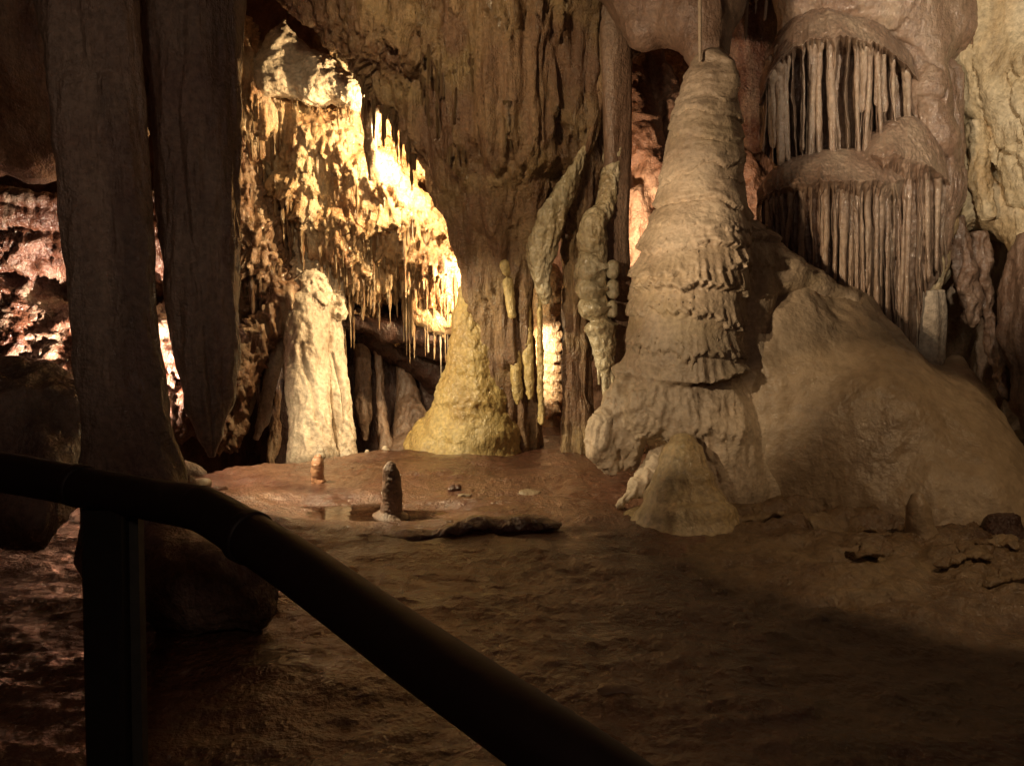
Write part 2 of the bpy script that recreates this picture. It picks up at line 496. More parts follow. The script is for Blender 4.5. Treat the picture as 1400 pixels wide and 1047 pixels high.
ys = np.exp(np.linspace(math.log(0.5), math.log(12.0), 560))
us = np.linspace(-1, 1, 620)
YY, UU = np.meshgrid(ys, us, indexing='ij')
XX = UU * (0.9 * YY + 2.2)
H = floor_h(XX.ravel(), YY.ravel())
V = np.stack([XX.ravel(), YY.ravel(), H], 1)
n, m = YY.shape
i, j = np.meshgrid(np.arange(n - 1), np.arange(m - 1), indexing='ij')
Q = np.stack([i * m + j, i * m + j + 1, (i + 1) * m + j + 1, (i + 1) * m + j], -1).reshape(-1, 4)
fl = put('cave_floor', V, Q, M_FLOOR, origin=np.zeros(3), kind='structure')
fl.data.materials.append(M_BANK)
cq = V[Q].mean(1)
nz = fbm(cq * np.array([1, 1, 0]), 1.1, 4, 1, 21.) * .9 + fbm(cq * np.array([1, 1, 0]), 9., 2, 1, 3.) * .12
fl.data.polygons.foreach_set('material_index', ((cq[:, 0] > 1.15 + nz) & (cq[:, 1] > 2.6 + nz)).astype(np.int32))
GROUND = lambda x, y: float(floor_h(np.array([x]), np.array([y]))[0])

# walkway ground behind the camera
wv = np.array([[-6, -4, -.03], [6, -4, -.03], [6, .9, -.03], [-6, .9, -.03]], float)
put('walkway', wv, np.array([[0, 1, 2, 3]]), M_FLOOR, kind='structure', smooth=False)

# pool
th = np.linspace(0, 2 * math.pi, 96, endpoint=False)
rr = 1 + .12 * np.sin(3 * th + 1) + .07 * np.sin(7 * th)
pv = [[-1.15, 5.55, 0]] + [[-1.15 + .9 * r * math.cos(t), 5.55 + .32 * r * math.sin(t), 0] for t, r in zip(th, rr)]
m_w = bpy.data.materials.new('pool_water'); m_w.use_nodes = True
b = m_w.node_tree.nodes['Principled BSDF']
b.inputs['Base Color'].default_value = (.8, .7, .55, 1); b.inputs['Roughness'].default_value = .03
b.inputs['Transmission Weight'].default_value = 1; b.inputs['IOR'].default_value = 1.33
wn = m_w.node_tree.nodes.new('ShaderNodeTexNoise'); wn.inputs['Scale'].default_value = 14
wb = m_w.node_tree.nodes.new('ShaderNodeBump'); wb.inputs['Strength'].default_value = .12; wb.inputs['Distance'].default_value = .02
m_w.node_tree.links.new(wn.outputs[0], wb.inputs['Height']); m_w.node_tree.links.new(wb.outputs[0], b.inputs['Normal'])
pme = bpy.data.meshes.new('pool_water')
pme.from_pydata(pv, [], [[0, i + 1, (i + 1) % 96 + 1] for i in range(96)])
pme.materials.append(m_w)
po = bpy.data.objects.new('pool_water', pme); po.location = (0, 0, -.055); COL.objects.link(po); tag(po, kind='structure')

# ---- far cave walls
def far_fn(P):
    d = .55 * fbm(P, .55, 3, .8, 11.) + .22 * ridge(P + 3, 1.3, 3, .7, 2.) + .05 * fbm(P, 6, 4, .7, 7.)
    d = d + fringe(P, .5, .12, .35, 1.) * (fbm(P, .7, 1, 1, 4.) > 0)
    return d


V, Q = sheet(-500, 1900, -560, 900, 10.4, .03, far_fn)
put('cave_wall', V, Q, M_FAR, kind='structure')

# ceiling and side walls closing the cave
def slab(name, pts, nu, nv, amp, mat, seed):
    a, b, c, d = [np.array(p, float) for p in pts]
    u, v = np.meshgrid(np.linspace(0, 1, nu), np.linspace(0, 1, nv), indexing='ij')
    u = u.ravel()[:, None]; v = v.ravel()[:, None]
    P = a * (1 - u) * (1 - v) + b * u * (1 - v) + c * u * v + d * (1 - u) * v
    i, j = np.meshgrid(np.arange(nu - 1), np.arange(nv - 1), indexing='ij')
    Q = np.stack([i * nv + j, (i + 1) * nv + j, (i + 1) * nv + j + 1, i * nv + j + 1], -1).reshape(-1, 4)
    P = displace(P, Q, lambda P, N: amp * fbm(P, .8, 5, 1, seed) + amp * .3 * ridge(P, 2, 3, 1, seed))
    put(name, P, Q, mat, kind='structure')


slab('cave_ceiling', [(-9, -4, 5.4), (9, -4, 5.4), (9, 11.5, 5.6), (-9, 11.5, 5.6)], 160, 160, .5, M_FAR, 3.)
slab('side_wall_left', [(-7, -4, -1.5), (-7, 11.5, -1.5), (-7, 11.5, 6), (-7, -4, 6)], 140, 90, .5, M_RED, 5.)
slab('side_wall_right', [(6.6, -4, -1.5), (6.6, 11.5, -1.5), (6.6, 11.5, 6), (6.6, -4, 6)], 140, 90, .4, M_CREAM, 6.)

# ---- small stalactite meshes shared by the copies
STAL = []
for sd in range(8):
    rnd = random.Random(sd)
    n, s = 26, 12
    t = np.linspace(0, 1, n)
    prof = (1 - t) ** .55 * (.75 + .25 * np.cos(t * rnd.uniform(9, 22) + sd)) * (1 - .3 * t)
    prof = np.maximum(prof, .16 * (t < .98))
    if sd % 3 == 0: prof = np.maximum(prof * .7, .45 * (t < .96))
    a = np.arange(s) / s * 2 * math.pi
    wob = 1 + .16 * np.sin(a[None] * 3 + t[:, None] * 9 + sd)
    X = prof[:, None] * np.cos(a) * wob + .25 * np.sin(t * 4 + sd)[:, None] * t[:, None]
    Yv = prof[:, None] * np.sin(a) * wob
    Z = np.repeat(-t[:, None], s, 1)
    V = np.stack([X, Yv, Z], -1).reshape(-1, 3)
    i, j = np.meshgrid(np.arange(n - 1), np.arange(s), indexing='ij')
    Q = np.stack([i * s + j, (i + 1) * s + j, (i + 1) * s + (j + 1) % s, i * s + (j + 1) % s], -1).reshape(-1, 4)
    STAL.append(mesh_from('stalactite', V, Q))
_matcopies = {}


def small_stalactite(P, length, rad, mat, parent=None, label=None, group=None, rnd=random):
    k = (rnd.randrange(8), mat.name)
    if k not in _matcopies:
        me = STAL[k[0]].copy(); me.materials.append(mat); _matcopies[k] = me
    o = bpy.data.objects.new('stalactite', _matcopies[k])
    COL.objects.link(o)
    o.scale = (rad, rad, length)
    o.rotation_euler = (0, 0, rnd.uniform(0, 6.28))
    if parent is not None:
        o.parent = parent; o.location = Vector(P) - Vector(parent.location)
    else:
        o.location = Vector(P)
        tag(o, label, 'stalactite', group)
    return o


def bvh(o):
    me = o.data
    n = len(me.vertices)
    co = np.empty(n * 3, np.float32); me.vertices.foreach_get('co', co)
    co = co.reshape(-1, 3) + np.array(o.matrix_basis.translation if o.parent is None else Vector(o.parent.location) + o.location)
    q = np.empty(len(me.loops), np.int32); me.loops.foreach_get('vertex_index', q)
    return BVHTree.FromPolygons(co.tolist(), q.reshape(-1, 4).tolist())


def drop_stalactites(tree, host, n, poly, lrange, rrange, mat, seed, Yin=.03, bias=None):
    rnd = random.Random(seed); k = 0; tries = 0
    xs = [p[0] for p in poly]; ys_ = [p[1] for p in poly]
    def inside(x, y):
        c = False; j = len(poly) - 1
        for i in range(len(poly)):
            (xi, yi), (xj, yj) = poly[i], poly[j]
            if (yi > y) != (yj > y) and x < (xj - xi) * (y - yi) / (yj - yi) + xi: c = not c
            j = i
        return c
    while k < n and tries < n * 30:
        tries += 1
        x, y = rnd.uniform(min(xs), max(xs)), rnd.uniform(min(ys_), max(ys_))
        if not inside(x, y): continue
        d = Vector(at(x, y, 10)) - Vector(EYE)
        hit = tree.ray_cast(Vector(EYE), d.normalized())
        if hit[0] is None: continue
        rad = rnd.uniform(*rrange); L = rnd.uniform(*lrange) * (.6 + .4 * rnd.random())
        P = hit[0] + Vector((0, Yin, .03))
        small_stalactite(P, L, rad, mat, host, rnd=rnd)
        k += 1


# ================================================================== BRIGHT CHAMBER
CH = [
    [(392, 150, 9.0, 32), (440, 205, 8.9, 42), (500, 258, 8.8, 46), (560, 312, 8.7, 44), (603, 365, 8.6, 32), (622, 420, 8.6, 22)],
    [(420, 250, 8.95, 45), (468, 330, 8.85, 48), (515, 385, 8.8, 36)],
    [(555, 340, 8.8, 40), (585, 400, 8.7, 30)],
    [(395, 300, 9.05, 30), (415, 360, 9.0, 26), (440, 400, 8.9, 26)],
    [(450, 425, 8.9, 16), (510, 440, 8.9, 10), (545, 470, 8.9, 6)],
    [(300, 60, 8.9, 50), (345, 110, 8.9, 36), (352, 165, 8.85, 34), (360, 210, 8.85, 26)],
    [(480, 110, 9.3, 60), (520, 150, 9.2, 50), (580, 220, 9.2, 40)],
]
V, Q = blob(CH, .022, .14)
V = displace(V, Q, lambda P, N: fringe(P, .55, .17, .5, 3.) * np.sqrt(np.clip(1 - N[:, 2] ** 2, 0, 1)) + fringe(P, .24, .055, .7, 8.) + .07 * fbm(P, 2.5, 4, .4, 2.) + .065 * ridge(P, 7, 3, .09, 4.) - .07)
chamber = put('drapery_wall', V, Q, M_CHAMB, label='brightly lit ochre wall of ragged dripstone inside the chamber left of centre', cat='rock formation')
tree = bvh(chamber)
drop_stalactites(tree, chamber, 80, [(385, 180), (560, 250), (630, 370), (630, 440), (540, 430), (450, 400), (390, 300)], (.3, 1.0), (.016, .045), M_CHAMB, 1)
drop_stalactites(tree, chamber, 110, [(440, 290), (560, 330), (630, 380), (625, 410), (520, 400), (440, 380)], (.14, .5), (.012, .038), M_CHAMB, 2)
drop_stalactites(tree, chamber, 60, [(400, 150), (560, 230), (600, 300), (480, 300)], (.2, .5), (.010, .025), M_PALE, 6)
drop_stalactites(tree, chamber, 45, [(325, 120), (400, 170), (400, 240), (325, 240)], (.2, .5), (.014, .035), M_CHAMB, 3)
drop_stalactites(tree, chamber, 35, [(325, 260), (400, 260), (400, 440), (325, 440)], (.2, .6), (.02, .05), M_CHAMB, 4)
drop_stalactites(tree, chamber, 25, [(400, 160), (460, 160), (520, 200), (560, 230), (400, 200)], (.15, .4), (.014, .03), M_CHAMB, 5)

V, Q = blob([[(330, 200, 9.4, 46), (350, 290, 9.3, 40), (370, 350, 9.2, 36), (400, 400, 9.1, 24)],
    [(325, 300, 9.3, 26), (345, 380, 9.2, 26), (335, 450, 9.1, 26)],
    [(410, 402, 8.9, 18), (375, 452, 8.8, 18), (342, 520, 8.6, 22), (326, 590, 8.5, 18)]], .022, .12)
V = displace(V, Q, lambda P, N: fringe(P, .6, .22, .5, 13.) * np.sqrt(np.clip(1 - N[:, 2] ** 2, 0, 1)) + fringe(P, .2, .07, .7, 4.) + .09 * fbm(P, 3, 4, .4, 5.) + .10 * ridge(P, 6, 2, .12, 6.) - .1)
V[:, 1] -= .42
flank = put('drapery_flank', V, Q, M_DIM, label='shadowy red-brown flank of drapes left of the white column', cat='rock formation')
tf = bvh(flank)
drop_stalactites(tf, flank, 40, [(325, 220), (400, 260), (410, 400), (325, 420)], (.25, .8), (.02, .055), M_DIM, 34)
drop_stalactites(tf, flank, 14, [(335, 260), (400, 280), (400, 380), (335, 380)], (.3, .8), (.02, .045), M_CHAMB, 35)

# pale lit ledge high in the chamber
V, Q = blob([[(389, 26, 8.75, 5), (384, 62, 8.75, 15), (372, 100, 8.7, 22)], [(350, 95, 8.75, 16), (372, 108, 8.65, 20), (430, 118, 8.6, 22), (485, 130, 8.5, 18), (514, 152, 8.5, 8)], [(400, 60, 8.75, 12), (440, 95, 8.65, 16), (480, 115, 8.55, 12)]], .018, .2)
V = displace(V, Q, lambda P, N: .06 * fbm(P, 3, 3, 1, 1.) + .035 * fbm(P, 11, 4, 1, 1.) - .02 * np.abs(fbm(P, 16, 3, 1, 4.)) * 2 - .03)
ledge = put('rock_ledge', V, Q, M_PALE, label='pale triangular rock ledge lit at the top of the bright chamber', cat='rock ledge')
drop_stalactites(bvh(ledge), ledge, 16, [(380, 130), (510, 140), (518, 165), (380, 150)], (.1, .3), (.012, .022), M_CHAMB, 9)

# white two-ribbed column
t = empty('column', at(435, 626, 7.75), 'white calcite column standing at the mouth of the dark hollow in the bright chamber', 'column')
d = lambda s: (lambda P, th, tt: .055 * fbm(P, 4, 3, .35, s) + .035 * ridge(P, 8, 3, .25, s + 1) - .02 + .012 * fbm(P, 24, 2, .8, s) + np.clip(.25 - tt, 0, 1) * .3 * ridge(P, 10, 2, .3, 7.) - .05 * np.exp(-((th - 5.0 - .3 * np.sin(P[:, 2] * 5)) / .12) ** 2) * (tt > .4) * (tt < .8))
V, Q = sweep([(428, 385, 8.6, 18), (424, 420, 8.5, 30), (420, 470, 8.3, 31), (422, 530, 8.1, 31), (426, 590, 7.9, 30), (428, 632, 7.75, 34)], 120, .015, d(1.))
put('shaft', V, Q, M_PALE, t)
V, Q = blob([[(424, 330, 8.85, 10), (420, 375, 8.7, 16), (412, 420, 8.55, 16)], [(445, 345, 8.8, 12), (448, 390, 8.65, 16), (452, 430, 8.55, 12)], [(396, 385, 8.75, 8), (406, 410, 8.6, 12), (412, 440, 8.5, 12)], [(436, 372, 8.6, 14), (434, 410, 8.45, 16)], [(452, 300, 8.8, 10), (447, 350, 8.75, 10)], [(408, 318, 8.85, 7), (410, 400, 8.6, 10)], [(388, 372, 8.8, 5), (398, 430, 8.5, 10)], [(466, 372, 8.65, 5), (464, 430, 8.5, 10)]], .014, .05)
V = displace(V, Q, lambda P, N: .03 * fbm(P, 6, 3, .4, 2.) + .04 * ridge(P, 12, 2, .15, 3.) + fringe(P, .12, .05, .7, 4.) - .03)
put('crown', V, Q, M_PALE, t)
V, Q = sweep([(444, 392, 8.65, 14), (452, 440, 8.55, 15), (460, 510, 8.35, 16), (466, 570, 8.15, 15), (471, 628, 7.95, 17)], 64, .015, d(4.))
put('buttress', V, Q, M_PALE, t)

# drapes and little pillars in the hollow
def pillar(pts, mat, label, s, nm='column', cat='column', group=None, seg=48):
    V, Q = sweep(pts, seg, .015, streak_disp(.03, .02, 7, .2, s, .01))
    return put(nm, V, Q, mat, label=label, cat=cat, group=group)


pillar([(390, 380, 8.8, 12), (384, 450, 8.7, 12), (372, 510, 8.6, 9), (362, 560, 8.5, 8), (350, 600, 8.4, 3)], M_PALE, 'curved pale drape left of the white column, hooked inward at its foot', 2., 'drapery', 'drapery')
pillar([(335, 470, 8.6, 14), (330, 540, 8.5, 18), (322, 590, 8.4, 12), (318, 606, 8.4, 4)], M_PALE, 'broad pale drape touching the edge of the hanging grey stalactite', 3., 'drapery', 'drapery')
pillar([(390, 440, 9.5, 12), (384, 540, 9.4, 9), (376, 600, 9.3, 8), (368, 645, 9.2, 3)], M_DIM, 'dim tapering drape in the dark slot left of the white column', 4., 'drapery', 'drapery')
pillar([(494, 440, 9.3, 8), (497, 530, 9.3, 9), (498, 565, 9.2, 10), (500, 600, 9.2, 4)], M_BROWN, 'small dim pillar in the hollow just right of the white column', 5., seg=32)  # this pillar and the next: brown puts the hollow's shade into pale stone
pillar([(510, 440, 9.3, 5), (520, 520, 9.3, 6), (523, 580, 9.1, 6), (528, 620, 9.0, 10)], M_BROWN, 'slim pale pillar in the middle of the dark hollow', 6., seg=32)
V, Q = blob([[(545, 500, 9.3, 8), (555, 550, 9.2, 14), (550, 610, 9.0, 24)], [(560, 560, 9.1, 12), (575, 600, 8.9, 14), (540, 630, 8.7, 18)]], .018, .06)
V = displace(V, Q, lambda P, N: .04 * fbm(P, 6, 3, .3, 1.) + .02 * ridge(P, 16, 2, .3, 2.))
V[:, 1] += .3
put('flowstone_bank', V, Q, M_BROWN, label='grey ribbed flowstone bank at the right end of the dark hollow', cat='flowstone')
# hanging slab roof, extended forward and coloured near-black to shade the hollow
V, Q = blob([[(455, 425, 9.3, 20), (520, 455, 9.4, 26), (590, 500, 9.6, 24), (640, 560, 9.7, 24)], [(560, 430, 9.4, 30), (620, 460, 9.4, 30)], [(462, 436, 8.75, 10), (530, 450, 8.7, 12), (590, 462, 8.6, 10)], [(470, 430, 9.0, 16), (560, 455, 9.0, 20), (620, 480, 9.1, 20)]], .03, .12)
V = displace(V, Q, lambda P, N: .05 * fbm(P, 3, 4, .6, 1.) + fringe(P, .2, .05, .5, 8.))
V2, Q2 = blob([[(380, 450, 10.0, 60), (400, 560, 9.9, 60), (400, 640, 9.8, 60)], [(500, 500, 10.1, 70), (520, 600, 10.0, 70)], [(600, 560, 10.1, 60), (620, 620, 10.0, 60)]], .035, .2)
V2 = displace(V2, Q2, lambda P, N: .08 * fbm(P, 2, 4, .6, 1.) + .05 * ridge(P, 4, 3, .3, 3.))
put('rock', V2, Q2, M_DARK, label='rock filling the back of the hollow behind the white column, blackened as shade', cat='rock')  # near-black colour carries the shade deep in the hollow
roof = put('rock_shelf', V, Q, M_DARK, label='red rock shelf darkened as shade, roofing the hollow right of the white column', cat='rock shelf')
g = 'thin white stalactites by the yellow cone'
for k, (x, y0, y1, r, lb) in enumerate([(602, 452, 522, .014, 'longest of the thin glaring white stalactites left of the yellow cone'), (585, 452, 478, .024, 'short thick white stalactite, leftmost of the glaring ones by the yellow cone'),
                             (619, 450, 492, .022, 'glaring white stalactite touching the flank of the yellow cone'), (612, 452, 482, .010, 'faint thin stalactite between two glaring white ones by the yellow cone'), (593, 450, 466, .010, 'tiny white stalactite, second from left beside the yellow cone')]):
    P = at(x, y0, 8.5)
    small_stalactite(P, np.linalg.norm(P - at(x, y1, 8.5)) + .04, r, M_PALE, label=lb, group=g, rnd=random.Random(k * 3 + 1))
V, Q = blob([[(575, 430, 8.6, 16), (600, 440, 8.55, 14), (624, 440, 8.5, 14)]], .018, .08)
V = displace(V, Q, lambda P, N: .03 * fbm(P, 6, 4, .6, 1.) + fringe(P, .12, .04, .5, 8.))
put('rock_lip', V, Q, M_CHAMB, label='ragged ochre lip from which the thin white stalactites hang', cat='rock lip')

# ================================================================== LEFT RECESS
V, Q = blob([[(-80, 300, 8.9, 60), (0, 330, 8.7, 60), (60, 340, 8.7, 60), (130, 340, 8.8, 70), (240, 330, 9.0, 70)],
             [(-40, 420, 8.5, 60), (40, 440, 8.4, 50), (90, 470, 8.3, 45), (160, 480, 8.4, 60), (240, 480, 8.6, 60)],
             [(20, 480, 8.1, 40), (80, 520, 8.0, 40), (160, 560, 7.9, 50), (240, 560, 8.3, 40)]], .03, .12)
V = displace(V, Q, lambda P, N: fringe(P, .35, .12, .4, 5.) + fringe(P, .13, .06, .6, 2.) + .10 * ridge(P, 2.2, 4, .8, 2.) + .06 * fbm(P, 7, 4, .8, 2.) + .03 * ridge(P, 16, 2, .6, 3.) - .08)
put('red_rock_face', V, Q, M_RED, label='broken red rock face glaring behind the two dark left columns', cat='rock face')
V, Q = blob([[(-60, 575, 4.7, 75), (20, 570, 4.6, 75), (55, 585, 4.5, 60), (70, 640, 4.3, 50)], [(-60, 680, 4.2, 70), (40, 700, 4.1, 55)]], .025, .2)
V = displace(V, Q, lambda P, N: .12 * fbm(P, 1.8, 4, .7, 2.) + .10 * ridge(P, 2.4, 4, .6, 3.) - .08)
put('boulder', V, Q, M_LEFT, label='large dark rounded boulder at the left edge behind the handrail', cat='boulder')
V, Q = blob([[(-40, 262, 8.2, 9), (10, 266, 8.2, 8), (40, 272, 8.15, 8), (80, 276, 8.2, 9), (110, 280, 8.3, 9)], [(-40, 290, 8.3, 20), (110, 300, 8.3, 22)]], .02, .05)
V = displace(V, Q, lambda P, N: .04 * fbm(P, 5, 4, 1, 2.) + .03 * ridge(P, 9, 3, 1, 3.))
put('rock_ledge', V, Q, M_RED, label='ragged rim of rock catching light at the far left edge', cat='rock ledge')
V, Q = blob([[(240, 640, 6.6, 10), (258, 644, 6.6, 9), (274, 648, 6.6, 6)]], .02, .1)
V = displace(V, Q, lambda P, N: .05 * fbm(P, 4, 4, .7, 2.) + .02 * ridge(P, 12, 3, .5, 3.))
put('boulder', V, Q, M_LEFT, label='small grey rock in the gap between the two dark left columns', cat='boulder')

# ================================================================== LEFT COLUMNS
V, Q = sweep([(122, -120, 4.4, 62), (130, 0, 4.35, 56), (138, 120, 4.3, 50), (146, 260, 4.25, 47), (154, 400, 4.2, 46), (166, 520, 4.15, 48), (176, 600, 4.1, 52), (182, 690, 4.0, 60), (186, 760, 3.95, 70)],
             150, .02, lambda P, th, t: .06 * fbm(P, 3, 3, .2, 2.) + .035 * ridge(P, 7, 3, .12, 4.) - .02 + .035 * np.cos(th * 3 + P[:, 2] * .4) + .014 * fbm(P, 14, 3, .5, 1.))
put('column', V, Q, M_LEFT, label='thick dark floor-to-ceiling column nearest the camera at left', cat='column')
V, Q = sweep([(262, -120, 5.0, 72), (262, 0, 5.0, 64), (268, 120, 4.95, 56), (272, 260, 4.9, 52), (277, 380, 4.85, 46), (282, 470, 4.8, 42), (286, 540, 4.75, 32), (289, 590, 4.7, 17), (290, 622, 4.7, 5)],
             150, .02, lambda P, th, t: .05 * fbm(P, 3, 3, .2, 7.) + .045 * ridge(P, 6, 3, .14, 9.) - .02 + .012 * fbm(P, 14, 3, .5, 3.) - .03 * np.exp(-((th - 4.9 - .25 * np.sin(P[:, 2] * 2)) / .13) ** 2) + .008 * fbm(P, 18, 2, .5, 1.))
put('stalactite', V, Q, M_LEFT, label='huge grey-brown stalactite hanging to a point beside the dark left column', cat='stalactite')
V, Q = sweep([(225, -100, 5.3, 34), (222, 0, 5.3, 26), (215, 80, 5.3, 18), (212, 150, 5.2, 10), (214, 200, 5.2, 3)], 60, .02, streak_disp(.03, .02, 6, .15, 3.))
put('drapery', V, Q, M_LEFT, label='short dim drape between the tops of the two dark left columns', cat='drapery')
V, Q = blob([[(-120, -60, 6.4, 110), (-60, 80, 6.4, 90), (-60, 170, 6.4, 76)], [(20, -60, 6.4, 110), (40, 80, 6.4, 80), (50, 180, 6.5, 64)], [(130, -40, 6.5, 90), (130, 150, 6.5, 70)]], .035, .15)
V = displace(V, Q, lambda P, N: .05 * fbm(P, 3, 4, .3, 2.) + .02 * ridge(P, 8, 3, .2, 3.))
put('hanging_rock', V, Q, M_DIM, label='dark rock mass hanging in the top left corner of the view', cat='rock')

# ================================================================== CENTRAL CURTAIN
CU = [
    [(380, -90, 7.7, 60), (470, -20, 7.7, 66), (560, 10, 7.5, 100), (680, 10, 7.4, 120), (800, -20, 7.4, 100), (880, -60, 7.2, 80)],
    [(470, 20, 7.7, 46), (530, 70, 7.6, 40), (560, 130, 7.5, 40), (590, 190, 7.45, 34), (625, 250, 7.4, 34), (655, 330, 7.4, 34), (672, 400, 7.4, 40)],
    [(680, 60, 7.3, 100), (690, 180, 7.25, 84), (695, 290, 7.3, 54), (692, 380, 7.35, 42), (694, 470, 7.4, 38), (698, 560, 7.5, 42), (700, 620, 7.6, 46)],
    [(780, 40, 7.3, 70), (782, 160, 7.25, 52), (785, 270, 7.3, 34), (788, 380, 7.4, 24), (788, 470, 7.4, 24), (786, 560, 7.4, 24), (790, 620, 7.4, 34)],
    [(760, 180, 7.2, 30), (738, 260, 7.2, 18), (722, 330, 7.25, 14)],
]
V, Q = blob(CU, .024, .10, 1.15)
V = displace(V, Q, lambda P, N: (.09 * fbm(P, 2.2, 3, .3, 5.) + .13 * ridge(P, 4.2, 3, .07, 2.) + .05 * ridge(P, 13, 2, .06, 6.) - .12
             + fringe(P, .8, .10, .5, 2.) * np.clip((P[:, 2] - 2.4) / .5, 0.1, 1) + .010 * fbm(P, 13, 3, .3, 3.)))
curt = put('rock_curtain', V, Q, M_CURT, label='massive brown ribbed curtain of rock hanging through the centre', cat='rock curtain')
tc = bvh(curt)
drop_stalactites(tc, curt, 26, [(490, 95), (560, 150), (570, 240), (540, 200), (500, 160)], (.2, .5), (.02, .05), M_CURT, 21, .05)
drop_stalactites(tc, curt, 30, [(560, 40), (700, 100), (700, 190), (600, 180)], (.2, .6), (.02, .05), M_CURT, 22, .03)
V, Q = sweep([(512, 120, 7.9, 8), (508, 150, 7.9, 13), (506, 190, 7.95, 8), (507, 245, 8.0, 5)], 32, .015, streak_disp(.02, .01, 8, .3, 3.))
put('stalactite', V, Q, M_CURT, label='dark stalactite silhouetted against the hottest spot of the bright chamber', cat='stalactite')

V, Q = sweep([(838, -80, 7.0, 28), (840, 60, 7.0, 20), (842, 200, 7.0, 17), (840, 330, 7.0, 18), (846, 450, 7.0, 17), (848, 560, 7.05, 15), (846, 620, 7.1, 22)], 80, .02,
             lambda P, th, t: .02 * fbm(P, 4, 3, .2, 2.) + .016 * np.cos(3 * th + .5) + .008 * ridge(P, 12, 2, .1, 1.))
put('column', V, Q, M_BROWN, label='smooth slender brown column just left of the giant stalagmite', cat='column')
V, Q = sweep([(822, -40, 6.98, 6), (824, 60, 6.98, 6), (820, 130, 6.98, 5), (806, 195, 6.98, 4), (800, 210, 7.0, 2)], 40, .02, streak_disp(.02, .01, 8, .2, 3.))
put('drapery', V, Q, M_CURT, label='thin brown rib running down the front of the rock curtain', cat='drapery')
V, Q = sweep([(800, 203, 7.02, 3, 8), (786, 234, 7.0, 8, 12), (769, 268, 6.98, 14, 14), (752, 306, 6.98, 19, 15), (741, 342, 7.0, 19, 15), (738, 372, 7.03, 13, 14), (743, 395, 7.04, 9, 9), (746, 414, 7.05, 4)], 90, .01,
             lambda P, th, t: .03 * fbm(P, 7, 3, .3, 2.) + .04 * ridge(P, 9, 3, .35, 5.) - .02 + .01 * fbm(P, 30, 2, 1, 1.))
put('drapery', V, Q, M_BEAD, label='glossy yellow twisted drape slanting down the front of the rock curtain', cat='drapery')
for k, (x, y0, y1, r, lb) in enumerate([(706, 470, 552, 7, 'narrow yellow drape left of the bright slit in the rock curtain'), (722, 430, 545, 6, 'thin yellow drape along the left rim of the bright slit'),
                                        (738, 410, 580, 4, 'glittering string of dripstone inside the bright slit')]):
    V, Q = sweep([(x, y0 - 20, 7.26, r * .5), (x, (y0 + y1) / 2, 7.2, r), (x + 2, y1 - 12, 7.19, r * .8), (x + 2, y1, 7.19, 2)], 32, .010, lambda P, th, t: .02 * fbm(P, 12, 3, .5, 2. + x) + .012 * ridge(P, 16, 2, .8, x))
    put('drapery', V, Q, M_YEL, label=lb, cat='drapery', group='yellow drapes round the bright slit')
V, Q = blob([[(690, 362, 6.95, 7), (692, 372, 6.95, 6)], [(694, 385, 7, 7), (700, 430, 7.0, 6)]], .012, .03)
V = displace(V, Q, lambda P, N: .012 * fbm(P, 12, 3, 1, 2.))
put('dripstone_knob', V, Q, M_YEL, label='small yellow dripstone knob on the front of the rock curtain', cat='dripstone')

# yellow cone
V, Q = sweep([(634, 395, 7.5, 8), (642, 440, 7.5, 24), (650, 490, 7.5, 38), (652, 540, 7.55, 55), (652, 580, 7.6, 72), (648, 606, 7.65, 86), (645, 622, 7.7, 92)], 170, .014,
             lambda P, th, t: .04 * fbm(P, 3, 3, .4, 2.) + .02 * ridge(P, 9, 3, .7, 4.) + .010 * fbm(P, 26, 2, 1, 1.) + fringe(P, .14, .02, .5, 2.))
put('flowstone_cone', V, Q, M_YEL, label='glossy yellow flowstone cone at the foot of the rock curtain', cat='flowstone')

# lit rock seen through the slit
V, Q = blob([[(748, 380, 8.7, 20), (752, 470, 8.7, 22), (754, 540, 8.7, 22), (750, 600, 8.7, 30)]], .018, .1)
V = displace(V, Q, lambda P, N: .04 * fbm(P, 5, 4, .5, 2.) + fringe(P, .12, .05, .5, 8.))
put('flowstone_pillar', V, Q, M_CHAMB, label='bright orange flowstone pillar seen through the slit in the rock curtain', cat='flowstone')

# beaded stalactite
t = empty('beaded_stalactite', at(820, 250, 6.85), 'glistening stalactite of stacked knobs beside the slender brown column', 'stalactite')
lum = lambda P, th, tt: .018 * ridge(P, 9, 2, .8, 2.) + .022 * fbm(P, 15, 3, .8, 1.) - .008
V, Q = sweep([(842, 150, 7.0, 12), (838, 220, 6.97, 13), (828, 280, 6.9, 13), (812, 306, 6.8, 17), (810, 330, 6.8, 21), (815, 347, 6.8, 14), (811, 358, 6.8, 23), (811, 372, 6.8, 24), (817, 383, 6.8, 13), (812, 394, 6.8, 25), (817, 409, 6.8, 14),
              (815, 420, 6.8, 25), (820, 436, 6.8, 13), (821, 446, 6.8, 22), (824, 462, 6.8, 17), (827, 495, 6.8, 13), (828, 512, 6.8, 8)], 120, .007, lum)
put('shaft', V, Q, M_BEAD, t)
for x, y0, y1, r in ((817, 450, 525, 4), (826, 490, 562, 5), (836, 470, 545, 4), (831, 500, 535, 3)):
    V, Q = sweep([(x, y0, 6.78, r), ((x + 1), (y0 + y1) / 2, 6.78, r * .9), (x + 2, y1, 6.78, 1.5)], 20, .01, lambda P, th, t: .006 * fbm(P, 20, 2, 1, 1.))
    put('drip_tube', V, Q, M_BEAD, t)
for x, y, r in ((838, 368, 9), (838, 395, 9), (837, 422, 8)):
    V, Q = blob([[(x, y - 4, 6.75, r), (x, y + 5, 6.75, r)]], .01, .03)
    V = displace(V, Q, lambda P, N: .01 * fbm(P, 14, 3, 1, 1.))
    put('knob', V, Q, M_BEAD, t)

